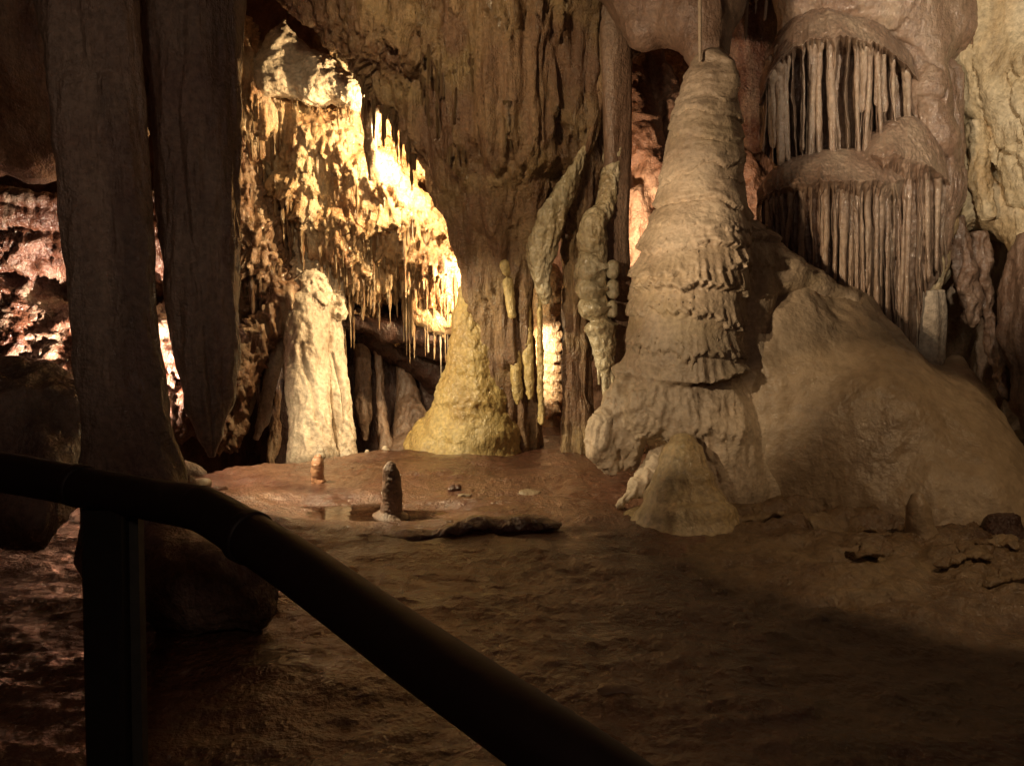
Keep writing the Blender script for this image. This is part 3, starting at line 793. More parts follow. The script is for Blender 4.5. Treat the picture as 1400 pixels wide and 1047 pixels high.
# ceiling block over the giant stalagmite
V, Q = blob([[(850, -80, 6.6, 60), (900, -10, 6.5, 60), (950, 5, 6.3, 55), (975, 0, 6.2, 40)], [(955, 30, 6.2, 46), (965, 66, 6.1, 28)], [(880, 40, 6.4, 26), (900, 20, 6.4, 40)]], .022, .08)
V = displace(V, Q, lambda P, N: .04 * fbm(P, 3, 4, .6, 2.) + .015 * ridge(P, 9, 3, .6, 3.))
put('hanging_rock', V, Q, M_BROWN, label='brown rounded rock hanging over the tip of the giant stalagmite', cat='rock')
V, Q = sweep([(957, -40, 5.72, 2.6), (957, 30, 5.72, 2.4), (957, 84, 5.72, 2.0)], 12, .03, None)
put('soda_straw', V, Q, M_STAL, label='thin straight soda straw hanging above the giant stalagmite', cat='stalactite')

# ================================================================== FAR PASSAGE (right of the slender column)
V, Q = blob([[(860, 120, 9.2, 30), (880, 200, 9.0, 28), (905, 260, 8.9, 30)], [(890, 90, 9.4, 20), (930, 180, 9.2, 26)],
             [(872, 270, 8.8, 18), (876, 330, 8.8, 20), (880, 400, 8.8, 26)], [(1015, 215, 9.0, 14), (1035, 260, 9.0, 20), (1040, 300, 9.0, 24)]], .022, .05)
V = displace(V, Q, lambda P, N: .07 * fbm(P, 3, 4, .8, 2.) + .05 * ridge(P, 6, 3, .8, 3.) - .03)
put('fallen_blocks', V, Q, M_FAR, label='pinkish jagged blocks lit in the gap left of the giant stalagmite', cat='rock')
V, Q = blob([[(1025, -60, 7.9, 40), (1022, 60, 7.9, 34), (1028, 150, 7.9, 30), (1034, 190, 7.9, 18)]], .03, .1)  # added rock that blocks lamp light so the gap stays dark
V = displace(V, Q, lambda P, N: .05 * fbm(P, 4, 4, .4, 2.))
put('hanging_rock', V, Q, M_RED, label='dark red light-blocking rock added behind the right side of the giant stalagmite', cat='rock')
for k, (x, y1) in enumerate(((1022, 58), (1034, 20), (1048, 30))):
    P = at(x, -20, 6.6)
    small_stalactite(P, np.linalg.norm(P - at(x, y1, 6.6)), .025, M_PIPE, label=['long slim stalactite in the dark gap between stalagmite and organ pipes', 'short stalactite in the middle of the dark gap near the top edge', 'short stalactite touching the neck of the organ pipes'][k],
                     group='stalactites in the dark gap', rnd=random.Random(k))

# ================================================================== GIANT STALAGMITE
LEV = [(108, .014, .04, .1), (122, .010, .04, .1), (140, .014, .05, .12), (163, .035, .07, .1), (188, .035, .08, .12), (207, .012, .05, .12), (234, .035, .08, .14), (258, .012, .05, .2), (284, .04, .12, .16),
       (312, .02, .06, .5), (336, .075, .13, .5), (372, .05, .10, .6), (402, .10, .18, .75), (436, .08, .14, .8), (470, .07, .13, .9), (502, .13, .20, .5)]
AX, AY = at(950, 300, 5.85)[0], 5.85


def stal_disp(P, N):
    z = P[:, 2]
    th = np.arctan2(P[:, 1] - AY, P[:, 0] - AX)
    rad = np.hypot(P[:, 0] - AX, P[:, 1] - AY)
    ztop, zbot = at(950, 500, 5.8)[2], at(950, 520, 5.8)[2]
    out = .025 * fbm(P, 2.6, 3, .6, 2.) + .010 * fbm(P, 11, 3, 1.2, 5.)
    lowp = np.clip((at(950, 300, 5.8)[2] - z) / .4, 0, 1)
    # tiers fade out round the right flank where the flowstone flows away
    side = 1 - lowp * np.clip((P[:, 0] - at(1000, 400, 5.7)[0]) / .12, 0, 1) * .85
    c = np.cos(th) * .4; s = np.sin(th) * .4
    for k, (py, a, hs, rag) in enumerate(LEV):
        ze = at(950, py, 5.8)[2]
        w = .05 * np.sin(th * 1.0 + k * 1.3) * (k > 2) + .07 * perlin(c * 4, s * 4, k * 2.3) + rag * .07 * perlin(c * 20, s * 20, k * 5.1) + rag * .055 * perlin(c * 46, s * 46, k * 1.7)
        u = (z - ze - w) / hs
        av = np.clip(.6 + 1.3 * perlin(c * 3.0, s * 3.0, k * 7.7 + 1) + (.35 * np.cos(th + 1.75) if k > 9 else 0), 0.05, 1.3)
        prof = np.clip(u / .07, 0, 1) * np.exp(-np.clip(u, 0, 9) * 1.5)
        out = out + a * .8 * av * prof * side
        # hanging fingers on the lip
        if k > 9:
            out = out + .013 * av * side * np.clip(ridge(np.stack([c * 34, s * 34, z * .8], 1), 1.0, 1), -.2, 1) * np.exp(-np.abs(u - .25) * 3)
        # thin open crack below the lips
        out = out - (.03 if k in (3, 4, 6, 8) else .012) * np.exp(-((u + .05) / .09) ** 2) * side * np.clip(.6 + perlin(c * 5, s * 5, k * 3.1), 0, 1)
    wr = np.clip(1 - np.abs(th + 1.4) / 1.0, 0, 1)
    out = out + wr * .03 * ridge(P, 3.2, 3, 3.6, 8.) * (1 - lowp * .6) - wr * .015
    body = np.clip((z - zbot) / .05, 0, 1)
    low = .03 * fbm(P, 4, 3, .5, 2.) + .045 * ridge(P, 6.5, 3, .3, 5.) - .035 + .012 * fbm(P, 22, 3, .5, 3.) + fringe(P, .28, .03, .6, 4.)
    low = low * np.clip(1.2 - np.clip((P[:, 0] - at(980, 560, 5.6)[0]) / .3, 0, 1), .2, 1)
    return out * body + low * (1 - body)


t = empty('giant_stalagmite', at(940, 700, 5.75), 'towering buff stalagmite ringed with drip ledges rising right of centre', 'stalagmite')
SH = [[(972, 92, 5.85, 25), (970, 120, 5.85, 34), (966, 163, 5.85, 41), (963, 200, 5.85, 47), (961, 234, 5.85, 50), (959, 284, 5.85, 57), (952, 330, 5.82, 65), (945, 380, 5.8, 71), (938, 430, 5.78, 73), (932, 480, 5.76, 70), (925, 520, 5.74, 58)],
      [(1000, 300, 5.95, 26), (1010, 350, 5.95, 38), (1010, 400, 5.95, 46), (1000, 450, 5.95, 50), (1000, 510, 5.9, 50)],
      [(1020, 320, 6.0, 20), (1042, 350, 6.0, 26), (1070, 374, 6.05, 26), (1115, 392, 6.12, 19), (1160, 410, 6.2, 13), (1190, 428, 6.3, 8)], [(1020, 370, 5.95, 30), (1058, 385, 6.0, 24)],
      [(905, 525, 5.65, 30), (892, 555, 5.6, 36), (884, 572, 5.58, 28)], [(960, 525, 5.7, 50), (972, 580, 5.65, 60), (990, 660, 5.6, 60)], [(925, 520, 5.65, 38), (945, 570, 5.55, 44)],
      [(880, 505, 5.8, 24), (848, 545, 5.75, 20), (828, 585, 5.7, 22), (824, 612, 5.7, 20), (836, 634, 5.7, 14)], [(862, 560, 5.7, 22), (862, 600, 5.7, 20), (858, 628, 5.75, 16)],
      [(905, 630, 5.6, 20), (872, 668, 5.5, 12), (845, 690, 5.42, 6)],
      [(994, 90, 5.74, 12), (996, 112, 5.74, 14), (990, 140, 5.74, 8)],
      [(1020, 500, 5.92, 52), (1040, 590, 5.83, 66), (1046, 680, 5.78, 66)]]
V, Q = blob(SH, .0125, .06)
V = displace(V, Q, stal_disp)
put('body', V, Q, M_STAL, t)
ts = bvh(bpy.data.objects['body'])
drop_stalactites(ts, t, 30, [(868, 462), (955, 478), (985, 450), (985, 470), (950, 496), (870, 492)], (.05, .13), (.012, .02), M_STAL, 51, .015)
drop_stalactites(ts, t, 24, [(890, 400), (970, 400), (970, 440), (900, 430)], (.05, .12), (.010, .019), M_STAL, 52, .015)
drop_stalactites(ts, t, 14, [(900, 330), (970, 335), (960, 350), (910, 350)], (.04, .08), (.009, .015), M_STAL, 53, .015)

# flowstone dome
DM = [[(1040, 330, 6.3, 26), (1050, 420, 6.3, 70), (1060, 520, 6.15, 110), (1080, 600, 6.0, 120), (1090, 670, 5.9, 105)],
      [(1100, 400, 6.4, 30), (1140, 450, 6.35, 55), (1165, 530, 6.1, 90), (1190, 610, 5.75, 112), (1200, 690, 5.5, 112)],
      [(1305, 500, 6.3, 12), (1300, 560, 6.0, 44), (1300, 640, 5.6, 84), (1310, 720, 5.25, 104), (1320, 780, 5.15, 110)],
      [(1000, 520, 6.1, 50), (1000, 640, 6.0, 50)],
      [(1240, 555, 6.2, 46), (1250, 650, 5.6, 90), (1250, 740, 5.3, 90)]]
V, Q = blob(DM, .026, .22, 1.15)
V = displace(V, Q, lambda P, N: .05 * fbm(P, 1.3, 3, .7, 4.) + .016 * fbm(P, 5, 4, .6, 2.) + .03 * ridge(P, 2.6, 3, .22, 1.) + fringe(P, .35, .012, .3, 2.) + .005 * fbm(P, 22, 3, .7, 2.) - .02)
dome = put('flowstone_dome', V, Q, M_DOME, label='huge smooth flowstone dome, its brown darkened as shade, sloping down to the right edge', cat='flowstone')
# small cone in front
V, Q = sweep([(934, 602, 5.3, 18), (934, 614, 5.28, 27), (934, 632, 5.25, 32), (935, 656, 5.22, 41), (935, 682, 5.2, 54), (936, 700, 5.18, 68), (936, 712, 5.18, 84), (936, 722, 5.18, 108), (936, 730, 5.18, 134)], 160, .01,
             lambda P, th, t: .02 * fbm(P, 4, 3, .3, 2.) + .012 * np.cos(th * 2 + .1) * t + .016 * ridge(P, 9, 2, .25, 1.) + .02 * perlin(np.cos(th) * 2, np.sin(th) * 2, 4.) * t)
put('stalagmite', V, Q, M_TAN, label='squat wet yellow cone at the foot of the giant stalagmite', cat='stalagmite')

# ================================================================== ORGAN PIPES
t = empty('organ_pipe_drapery', at(1170, 500, 6.9), 'two-tiered organ-pipe drapery of brown flutes right of the giant stalagmite', 'drapery')
CAP = [[(1120, -90, 6.9, 50), (1100, -10, 6.9, 30), (1085, 60, 6.95, 18), (1085, 205, 6.95, 16)],
       [(1262, 70, 6.75, 26), (1268, 130, 6.68, 22), (1280, 190, 6.66, 22), (1296, 250, 6.7, 18)],
       [(1150, -50, 6.9, 56), (1220, -20, 6.9, 56), (1290, 40, 6.95, 50)], [(1110, -20, 6.9, 34), (1150, 0, 6.85, 36), (1215, 20, 6.85, 40), (1250, 60, 6.85, 34)]]
V, Q = blob(CAP, .017, .17)
V = displace(V, Q, lambda P, N: .03 * fbm(P, 3, 4, .6, 4.) + .016 * ridge(P, 8, 3, .25, 2.) + .010 * fbm(P, 20, 3, 1, 1.) - .012 - .03 * np.clip(1 - np.abs(fbm(P, 2.1, 2, .5, 11.)) / .03, 0, 1))
put('cap', V, Q, M_PIPE, t)
def tier(x0, x1, ytop, yrim, ybot, Yr, Ydepth, Yend, xs_k, tuck, amp, sd, nu=420):
    """a domed canopy rolling outward to a drip rim, then a fluted curtain below it"""
    u = np.linspace(0, 1, nu)
    x = x0 + (x1 - x0) * u
    kx = np.array([k[0] for k in ytop]); f = lambda t: np.interp(x, [k[0] for k in t], [k[1] for k in t])
    sm = lambda a: np.convolve(np.pad(a, 12, 'edge'), np.ones(25) / 25, 'valid')
    yt, yr, yb = sm(f(ytop)), sm(f(yrim)), sm(f(ybot))
    q = np.abs(2 * u - 1)
    Yf = Yr + (Yend - Yr) * q ** 3
    rag = perlin(x * .22, sd, 1.) * 3 + perlin(x * .07, sd, 2.) * 5
    vals = []
    nv1, nv2 = 90, 210
    # ridge pattern across: distance to nearest flute
    kxs = np.array(xs_k)
    for n in range(nv1):
        a = n / (nv1 - 1) * math.pi / 2
        px = x; py = yt + (yr + rag - yt) * (math.sin(a * .98) ** 1.5 if n else 0) ; Y = Yf + Ydepth * (1 - math.sin(a)) ** .9
        vals.append((px, py, Y, 0.0, n / nv1))
    for n in range(1, nv2):
        v = n / (nv2 - 1)
        py = yr + rag + (yb - yr - rag) * v
        Y = Yf + tuck * min(1, v * 9) + .02 * v
        vals.append((x, py, Y, min(1, v * 7), 1 + v))
    V = []
    for px, py, Y, w, vv in vals:
        xx = px + perlin(px * .05, py * .012, sd) * 7 + perlin(px * .2, py * .05, sd + 2) * 1.5
        d = np.min(np.abs(xx[:, None] - kxs[None, :]), axis=1)
        valley = np.clip(d / 3.6, 0, 1) ** 1.3
        Y2 = Y + amp * w * valley
        P = np.array([at(a, b, c) for a, b, c in zip(px, py, Y2)])
        V.append(P)
    V = np.array(V); n, m = V.shape[:2]
    V = V.reshape(-1, 3)
    wet = np.repeat(np.array([r[3] for r in vals]), m)
    V[:, 1] -= .02 * fbm(V, 4, 3, .6, sd) + .010 * fbm(V, 14, 3, .5, sd) + (1 - wet) * (.014 * ridge(V, 15, 2, .35, sd) + .03 * fbm(V, 5, 2, .7, sd + 3)) + wet * .012 * fbm(V, 22, 2, .8, sd)
    i, j = np.meshgrid(np.arange(n - 1), np.arange(m - 1), indexing='ij')
    Q = np.stack([i * m + j, (i + 1) * m + j, (i + 1) * m + j + 1, i * m + j + 1], -1).reshape(-1, 4)
    cutr = (nv1 + 3) * (m - 1)
    return V, Q[:cutr], Q[cutr:]


rk = random.Random(11)
def ridges(x0, x1, step):
    out = [x0]
    while out[-1] < x1: out.append(out[-1] + rk.choice([.5, .7, .9, 1, 1.4, 2.1]) * step)
    return out
R1, R2, R3 = ridges(1046, 1256, 8.6), ridges(1042, 1236, 7.4), ridges(1206, 1300, 7.0)
TIERS = [
    (1038, 1268, [(1038, 110), (1060, 48), (1090, 14), (1140, -4), (1200, 8), (1240, 44), (1268, 96)], [(1038, 140), (1052, 98), (1080, 66), (1115, 52), (1160, 50), (1205, 62), (1240, 88), (1268, 126)],
     [(1038, 200), (1060, 228), (1150, 232), (1190, 222), (1268, 200)], 6.42, .42, 6.62, R1, .09, .17, 3.),
    (1034, 1240, [(1034, 262), (1050, 236), (1080, 216), (1120, 205), (1170, 203), (1215, 208), (1240, 214)], [(1034, 280), (1050, 264), (1085, 252), (1130, 247), (1190, 247), (1240, 246)],
     [(1034, 322), (1065, 362), (1100, 400), (1150, 428), (1190, 462), (1240, 505)], 6.13, .46, 6.36, R2, .07, .075, 9.),
    (1168, 1304, [(1168, 216), (1185, 186), (1212, 165), (1245, 158), (1280, 172), (1304, 214)], [(1168, 224), (1190, 214), (1222, 212), (1250, 218), (1280, 232), (1304, 256)],
     [(1168, 330), (1200, 400), (1225, 495), (1252, 505), (1262, 410), (1304, 350)], 6.28, .34, 6.52, R3, .06, .07, 15.)]
SURF = []
for k, a in enumerate(TIERS):
    V, Qc, Qf = tier(*a)
    lb = ['upper rounded canopy of the drapery', 'lower wide dark rounded canopy', 'small rounded canopy at the right'][k]
    def sub(V, Q):
        ids, inv = np.unique(Q, return_inverse=True)
        return V[ids], inv.reshape(Q.shape)
    o = put('canopy', *sub(V, Qc), M_PIPE, t, label=lb)
    V2, Q2 = sub(V, Qf)
    o2 = put('fluted_curtain', V2, Q2, M_PIPE, t)
    SURF.append(o2)
# backing behind the flutes
V, Q = blob([[(1092, 80, 6.95, 26), (1092, 200, 6.98, 26), (1090, 300, 6.8, 40), (1096, 360, 6.8, 36)], [(1150, 80, 7.0, 34), (1150, 220, 7.0, 34), (1150, 320, 6.8, 46), (1165, 400, 6.8, 40)],
             [(1215, 90, 6.95, 30), (1225, 220, 6.95, 40), (1225, 330, 6.8, 46), (1228, 430, 6.75, 36), (1236, 480, 6.7, 26)], [(1270, 120, 6.9, 40), (1270, 260, 6.75, 40), (1264, 340, 6.68, 30)]], .018, .12)
V = displace(V, Q, lambda P, N: .03 * fbm(P, 3, 4, .3, 4.) + .05 * ridge(P, 9, 2, .06, 2.) + .02 * ridge(P, 22, 2, .08, 2.) - .04)
put('backing', V, Q, M_PIPE, t)
rnd = random.Random(5)


def flute(x0, y0, x1, y1, Y0, Y1, r):
    s = rnd.uniform(0, 50)
    V, Q = sweep([(x0, y0 - 12, Y0 + .12, r * 2.2, r * 2.4), (x0 + (x1 - x0) * .1, y0 + 6, Y0 + .01, r * 1.7, r * 2.0), (x0 + (x1 - x0) * .2, y0 + 26, Y0 + .02, r * 1.15, r * 1.6), ((x0 + x1) / 2 + rnd.uniform(-1.5, 1.5), (y0 + y1) / 2, (Y0 + Y1) / 2, r * rnd.uniform(.8, 1.05), r * 1.6),
                  (x1, y1 - 8, Y1, r * rnd.uniform(.75, 1), r * 1.3), (x1, y1, Y1, r * .5)], 20, .018,
                 lambda P, th, tt: .018 * fbm(P, 6, 2, .4, s) + .010 * fbm(P, 20, 2, .5, s) + .012 * np.cos(2 * th + s) * tt)
    put('flute', V, Q, M_PIPE, t)


for k, a in enumerate(TIERS):
    g = lambda tb, x: np.interp(x, [p[0] for p in tb], [p[1] for p in tb])
    for x in a[8]:
        if not a[0] + 8 < x < a[1] - 8: continue
        if k == 0 and x > 1246 or k == 1 and x > 1232: continue
        if rnd.random() < .28: continue
        q_ = abs(2 * (x - a[0]) / (a[1] - a[0]) - 1)
        Yf = a[5] + (a[7] - a[5]) * q_ ** 3 + a[9]
        y0, y1 = g(a[3], x), g(a[4], x) - rnd.uniform(0, 26)
        if rnd.random() < .2: y1 -= rnd.uniform(10, 60)
        flute(x + rnd.uniform(-1.5, 1.5), y0 + 1, x + rnd.uniform(-7, 7), y1, Yf + .02, Yf + .03, rnd.choice([2.0, 2.4, 3.0, 3.8, 4.6]))
V, Q = blob([[(1275, 110, 6.85, 24), (1282, 180, 6.8, 26), (1290, 250, 6.75, 24), (1288, 310, 6.7, 18), (1278, 360, 6.62, 15), (1272, 398, 6.56, 13)]], .018, .06)
V = displace(V, Q, lambda P, N: .03 * fbm(P, 4, 4, .4, 4.) + .03 * ridge(P, 7, 3, .15, 2.) - .02)
put('side_drape', V, Q, M_CREAM, t)
# pale broken stump under the right end
V, Q = sweep([(1268, 400, 6.48, 19, 15), (1271, 430, 6.46, 20, 15), (1271, 470, 6.45, 19, 15), (1270, 506, 6.4, 21, 16)], 48, .015, lambda P, th, t: .015 * fbm(P, 4, 3, .4, 2.) + .012 * np.cos(4 * th) + .006 * ridge(P, 10, 2, .3, 1.), cap0=.15)
put('broken_column', V, Q, M_PALE, label='pale broken column stump standing under the right end of the organ pipes', cat='column')

# ================================================================== RIGHT WALL
V, Q = blob([[(1330, -80, 7.1, 70), (1340, 40, 7.0, 66), (1370, 130, 6.9, 60), (1420, 230, 6.8, 60)], [(1420, -60, 6.9, 90), (1440, 100, 6.7, 90), (1450, 240, 6.6, 80)], [(1290, -40, 7.1, 40), (1310, 60, 7.1, 30), (1330, 140, 7.1, 20)]], .022, .1)
V = displace(V, Q, lambda P, N: .10 * fbm(P, 2.2, 4, .6, 4.) + .06 * ridge(P, 3.6, 4, .35, 2.) - .05 + .02 * fbm(P, 14, 3, .6, 1.) - .09 * np.clip(1 - np.abs(fbm(P, 2.3, 3, .45, 31.)) / .035, 0, 1))
put('cream_rock_face', V, Q, M_CREAM, label='cream and orange cracked rock face in the top right corner', cat='rock face')
V, Q = blob([[(1300, 120, 7.2, 36), (1300, 220, 7.1, 34), (1290, 300, 7.0, 30), (1275, 370, 6.9, 22), (1272, 392, 6.85, 14)], [(1310, 260, 7.0, 36), (1360, 290, 6.9, 30), (1400, 300, 6.8, 36)], [(1400, 290, 6.7, 34), (1440, 340, 6.5, 50)]], .02, .1)
V = displace(V, Q, lambda P, N: .05 * fbm(P, 3, 4, .6, 4.) + .05 * ridge(P, 4, 4, .4, 2.) - .04 + .01 * fbm(P, 18, 3, .6, 1.))
put('flowstone_shelf', V, Q, M_CREAM, label='orange and grey-green flowstone shelf bridging organ pipes and right wall', cat='flowstone')
DR = [((1335, 170), (1338, 240), (1350, 300), 9, 'dark-edged drape in the fold between organ pipes and cream rock face'),
      ((1372, 190), (1378, 230), (1384, 262), 9, 'short pale drape under the cream rock face by the right edge'),
      ((1352, 160), (1358, 190), (1362, 225), 7, 'middle one of three short drapes under the cream rock face'),
      ((1308, 300), (1318, 370), (1330, 446), 9, 'mauve fluted drape in the recess right of the organ pipes'),
      ((1338, 320), (1350, 420), (1378, 545), 8, 'long ragged mauve drape edging the dark crevice at right')]
for k, (a, b_, c, r, lb) in enumerate(DR):
    V, Q = sweep([(*a, 6.8, r), (*b_, 6.75, r), (c[0] - 2, c[1] - 14, 6.7, r * .8), (*c, 6.7, r * .3)], 40, .015, streak_disp(.05, .035, 7, .3, k * 3., .02))
    put('drapery', V, Q, M_BROWN if k > 2 else M_CREAM, label=lb, cat='drapery')
V, Q = blob([[(1400, 370, 6.5, 30), (1410, 450, 6.4, 34), (1425, 540, 6.3, 36)], [(1440, 360, 6.4, 60), (1470, 560, 6.2, 70)]], .025, .1)
V = displace(V, Q, lambda P, N: .10 * fbm(P, 2.5, 4, .6, 4.) + .07 * ridge(P, 5, 4, .3, 2.) - .05)
put('rock_buttress', V, Q, M_BROWN, label='brown rock buttress at the right edge beyond the dark crevice', cat='rock')
V, Q = sheet(1180, 1900, -400, 800, 7.9, .03, lambda P: .2 * fbm(P, .8, 4, .6, 4.) + .1 * ridge(P, 2.5, 4, .4, 2.))
put('right_cave_wall', V, Q, M_PIPE, kind='structure')

# ================================================================== SMALL THINGS ON THE FLOOR
def stand(px, py_top, py_base, Y, r0, r1, mat, label, s=0., nm='stalagmite', group=None):
    prof = [(0, .34), (.03, .5), (.08, .64), (.18, .78), (.4, .92), (.75, 1.0), (.95, 1.1), (1.02, 1.35), (1.08, 1.8)]
    hgt = py_base - py_top
    V, Q = sweep([(px + 1.2 * math.sin(a * 5 + s), py_top + hgt * a, Y, r1 * b) for a, b in prof], 64, .006,
                 lambda P, th, t: .018 * fbm(P, 5, 3, 1, s) + .007 * fbm(P, 12, 2, 3., s) + .004 * fbm(P, 30, 2, 1.5, s), cap0=.4)
    return put(nm, V, Q, mat, label=label, cat='stalagmite', group=group)


stand(435, 622, 662, 6.2, 6, 9.5, M_NUB, 'small orange stalagmite in front of the white column', 2.)
stand(535, 632, 700, 5.45, 7, 14.5, M_BROWN, 'knee-high brown ridged stalagmite standing alone by the pool', 5.)
V, Q = sweep([(1254, 678, 4.72, 9), (1255, 694, 4.7, 16), (1258, 716, 4.7, 18), (1262, 744, 4.7, 24)], 60, .01, lambda P, th, t: .02 * fbm(P, 5, 3, 1, 4.))
put('stalagmite', V, Q, M_DOME, label='stubby rounded brown stalagmite against the lower right of the dome', cat='stalagmite')
V, Q = blob([[(1368, 722, 4.7, 20), (1372, 760, 4.6, 26)], [(1386, 740, 4.6, 14), (1378, 716, 4.7, 14)]], .016, .05)
V = displace(V, Q, lambda P, N: .03 * fbm(P, 5, 4, 1, 2.) + .02 * ridge(P, 9, 2, 1, 1.))
put('rock', V, Q, M_DARK, label='dark jagged rock at the bottom right corner of the dome', cat='rock')
for k, (x, y, r, lb) in enumerate([(438, 616, 6, 'little knob on the foot of the white column'), (474, 621, 8, 'small rounded nub right of the white column'),
                                   (526, 618, 9, 'pale nub on the ledge rim below the slim pillar'), (502, 622, 5, 'tiniest nub on the ledge rim under the hollow')]):
    V, Q = sweep([(x, y - 6, 7.3, r * .5), (x, y, 7.3, r), (x, y + 8, 7.3, r * 1.4)], 32, .01, lambda P, th, t: .02 * fbm(P, 8, 3, 1, k))
    put('stalagmite', V, Q, M_PALE, label=lb, cat='stalagmite', group='nubs along the ledge rim')
RK = [((725, 672), 5.9, 20, 6, 'flat wet stone in front of the rock curtain'), ((636, 682), 5.8, 9, 6, 'small pale stone right of the lone stalagmite'), ((622, 668), 6.0, 8, 5, 'little dark stone behind the small pale stone'),
      ((275, 655), 6.2, 16, 5, 'light flat stone at the left end of the ledge'), ((300, 668), 5.9, 12, 7, 'brown pebble next to the handrail bend'), ((248, 650), 5.9, 14, 14, 'dim rounded rock behind the handrail bend'),
      ((850, 965), 2.95, 36, 14, 'pale flat stone low on the dark floor near the rail')]
for k, (p, Y, rx, rz, lb) in enumerate(RK):
    flat = .35 if k in (0, 6) else 1.
    P0 = at(p[0], p[1], Y)
    Y = Y * 1.0
    V, Q = blob([[(p[0] - rx * .5, p[1] + rz * .3, Y, rz), (p[0] + rx * .5, p[1] + rz * .2, Y, rz * .8)]], .012, .04)
    V = displace(V, Q, lambda P, N: .03 * fbm(P, 6, 4, 1, k * 3.) + .01 * ridge(P, 14, 2, 1, k))
    g_ = GROUND(P0[0], Y)
    V[:, 2] = (V[:, 2] - V[:, 2].min()) * flat + floor_h(V[:, 0], V[:, 1]) - .012 - .015 * flat
    put('stone', V, Q, M_FLOOR if k in (2, 4, 5) else M_DOME, label=lb, cat='stone')
rs = random.Random(12)
BK = [('broad flat slab beside the squat yellow cone', 1050, 700, 5.1, 30, 7), ('flat brown slab at the foot of the dome, below its middle', 1120, 722, 5.0, 26, 6), ('thin slab at the foot of the dome left of the stubby stalagmite', 1180, 742, 4.85, 26, 6),
 ('wide layered slab near the right edge below the jagged rock', 1330, 800, 4.3, 34, 7), ('small slab in the lit patch of floor on the right', 1190, 785, 4.35, 22, 6),
      ('low slab at the right edge of the lit floor', 1385, 835, 4.0, 26, 8), ('ragged slab at the far right beneath the dome', 1370, 778, 4.5, 24, 7)]
for k, (lb, px, py, Y, rx, rz) in enumerate(BK):
    rx *= 1.5
    a = rs.uniform(-.25, .25)
    V, Q = blob([[(px - rx, py + rz * .3, Y + a, rz * .7), (px, py, Y, rz), (px + rx * .8, py + rz * .2, Y - a, rz * .7)], [(px - rx * .4, py, Y + .12, rz), (px + rx * .3, py, Y - .12, rz)]], .014, .06)
    V = displace(V, Q, lambda P, N: .035 * fbm(P, 5, 4, 1, k * 3.) + .02 * ridge(P, 11, 2, 1.5, k))
    V[:, 2] = (V[:, 2] - V[:, 2].min()) * .42 + floor_h(V[:, 0], V[:, 1]) - .03
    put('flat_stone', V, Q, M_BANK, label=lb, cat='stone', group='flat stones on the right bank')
# low rock rim across the floor
V, Q = blob([[(618, 706, 4.95, 11), (660, 702, 5.0, 15), (720, 698, 5.05, 17), (760, 706, 5.0, 9)], [(480, 728, 4.9, 7), (560, 718, 4.95, 9), (620, 712, 4.95, 9)]], .014, .1)
V = displace(V, Q, lambda P, N: .04 * fbm(P, 4, 4, 1, 2.) + .02 * ridge(P, 8, 3, 1, 3.))
V[:, 2] = floor_h(V[:, 0], V[:, 1]) + (V[:, 2] - V[:, 2].min()) * .5 - .04
put('rimstone_dam', V, Q, M_FLOOR, label='low dark rimstone dam crossing the floor before the pool', cat='rimstone')
# rounded boulder below the rail
V, Q = blob([[(240, 800, 3.6, 62), (310, 800, 3.55, 62), (350, 830, 3.5, 40)], [(220, 740, 3.8, 30), (250, 770, 3.7, 40)]], .02, .15)
V = displace(V, Q, lambda P, N: .09 * fbm(P, 2.2, 5, 1, 2.) + .05 * ridge(P, 3, 4, 1, 3.) - .04)
put('boulder', V, Q, M_LEFT, label='smooth dim boulder under the bend of the handrail', cat='boulder')

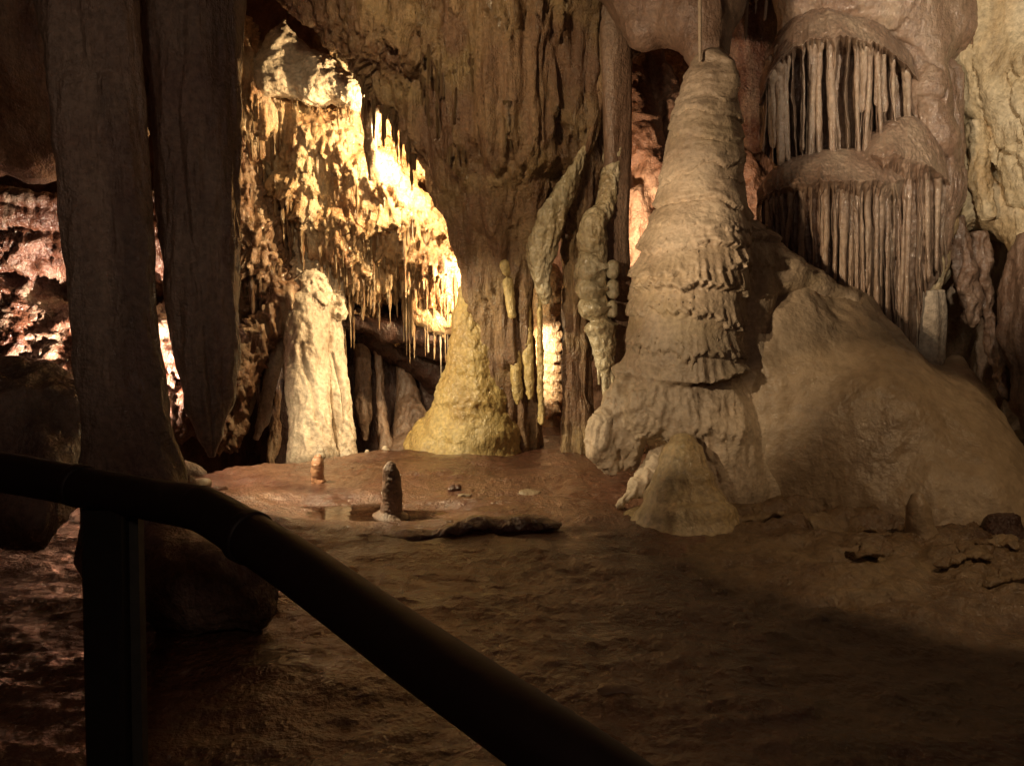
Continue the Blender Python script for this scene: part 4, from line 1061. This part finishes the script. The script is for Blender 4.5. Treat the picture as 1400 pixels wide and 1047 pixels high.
# ================================================================== HANDRAIL
t = empty('handrail', (at(165, 1047, 2.3)[0], 2.3, 0), 'dark thick pipe handrail bending down across the foreground', 'handrail')
V, Q = sweep([(-140, 632, 2.7, 28), (0, 645, 2.6, 28), (120, 667, 2.45, 28), (215, 684, 2.32, 29.5), (252, 690, 2.23, 31), (276, 696, 2.17, 31.5)], 40, .02, None)
put('rail', V, Q, M_RAIL, t)
V, Q = sweep([(272, 693, 2.18, 31.5), (300, 708, 2.11, 32.8), (340, 733, 2.01, 35), (411, 779, 1.84, 39), (560, 886, 1.5, 47), (760, 1024, 1.17, 58), (1000, 1196, .95, 68)], 40, .02, None)
put('sloping_rail', V, Q, M_RAIL, t)


def post(px0, px1, Y, ztop, mat, name='post'):
    xa, xb = at(px0, 850, Y)[0], at(px1, 850, Y)[0]
    w = (xb - xa) / 2; cx = (xa + xb) / 2; b = w * .18
    ring = [(-w + b, -w), (w - b, -w), (w, -w + b), (w, w - b), (w - b, w), (-w + b, w), (-w, w - b), (-w, -w + b)]
    xb2 = (at(px0, 1150, Y)[0] + at(px1, 1150, Y)[0]) / 2
    V = [((xb2 if z < 0 else cx) + x, Y + y, z) for z in (-.1, ztop) for x, y in ring]
    Q = [[i, (i + 1) % 8, 8 + (i + 1) % 8, 8 + i] for i in range(8)]
    put(name, V, np.array(Q), mat, t, smooth=False)


post(133, 186, 2.4, at(160, 690, 2.4)[2], M_POST)
for x, y, Y in ((108, 664, 2.47), (340, 733, 2.01)):   # weld collars
    V, Q = sweep([(x - 5, y - 1.5, Y + .01, 30 + (x > 200) * 8.5), (x + 5, y + 1.5 + (x > 200) * 2, Y - .01, 30 + (x > 200) * 8.5)], 40, .01, None, cap0=.05, cap1=.05)
    put('weld_collar', V, Q, M_RAIL, t)
xa = at(193, 850, 2.42)[0]
V = [((at(195, 1150, 2.42)[0] if z < 0 else xa) + x, 2.42 + y, z) for z in (-.1, at(190, 700, 2.42)[2]) for x, y in ((-.02, -.02), (.02, -.02), (.02, .02), (-.02, .02))]
put('side_plate', V, np.array([[i, (i + 1) % 4, 4 + (i + 1) % 4, 4 + i] for i in range(4)]), plain('grey_steel', (.06, .06, .05), .5), t, smooth=False)
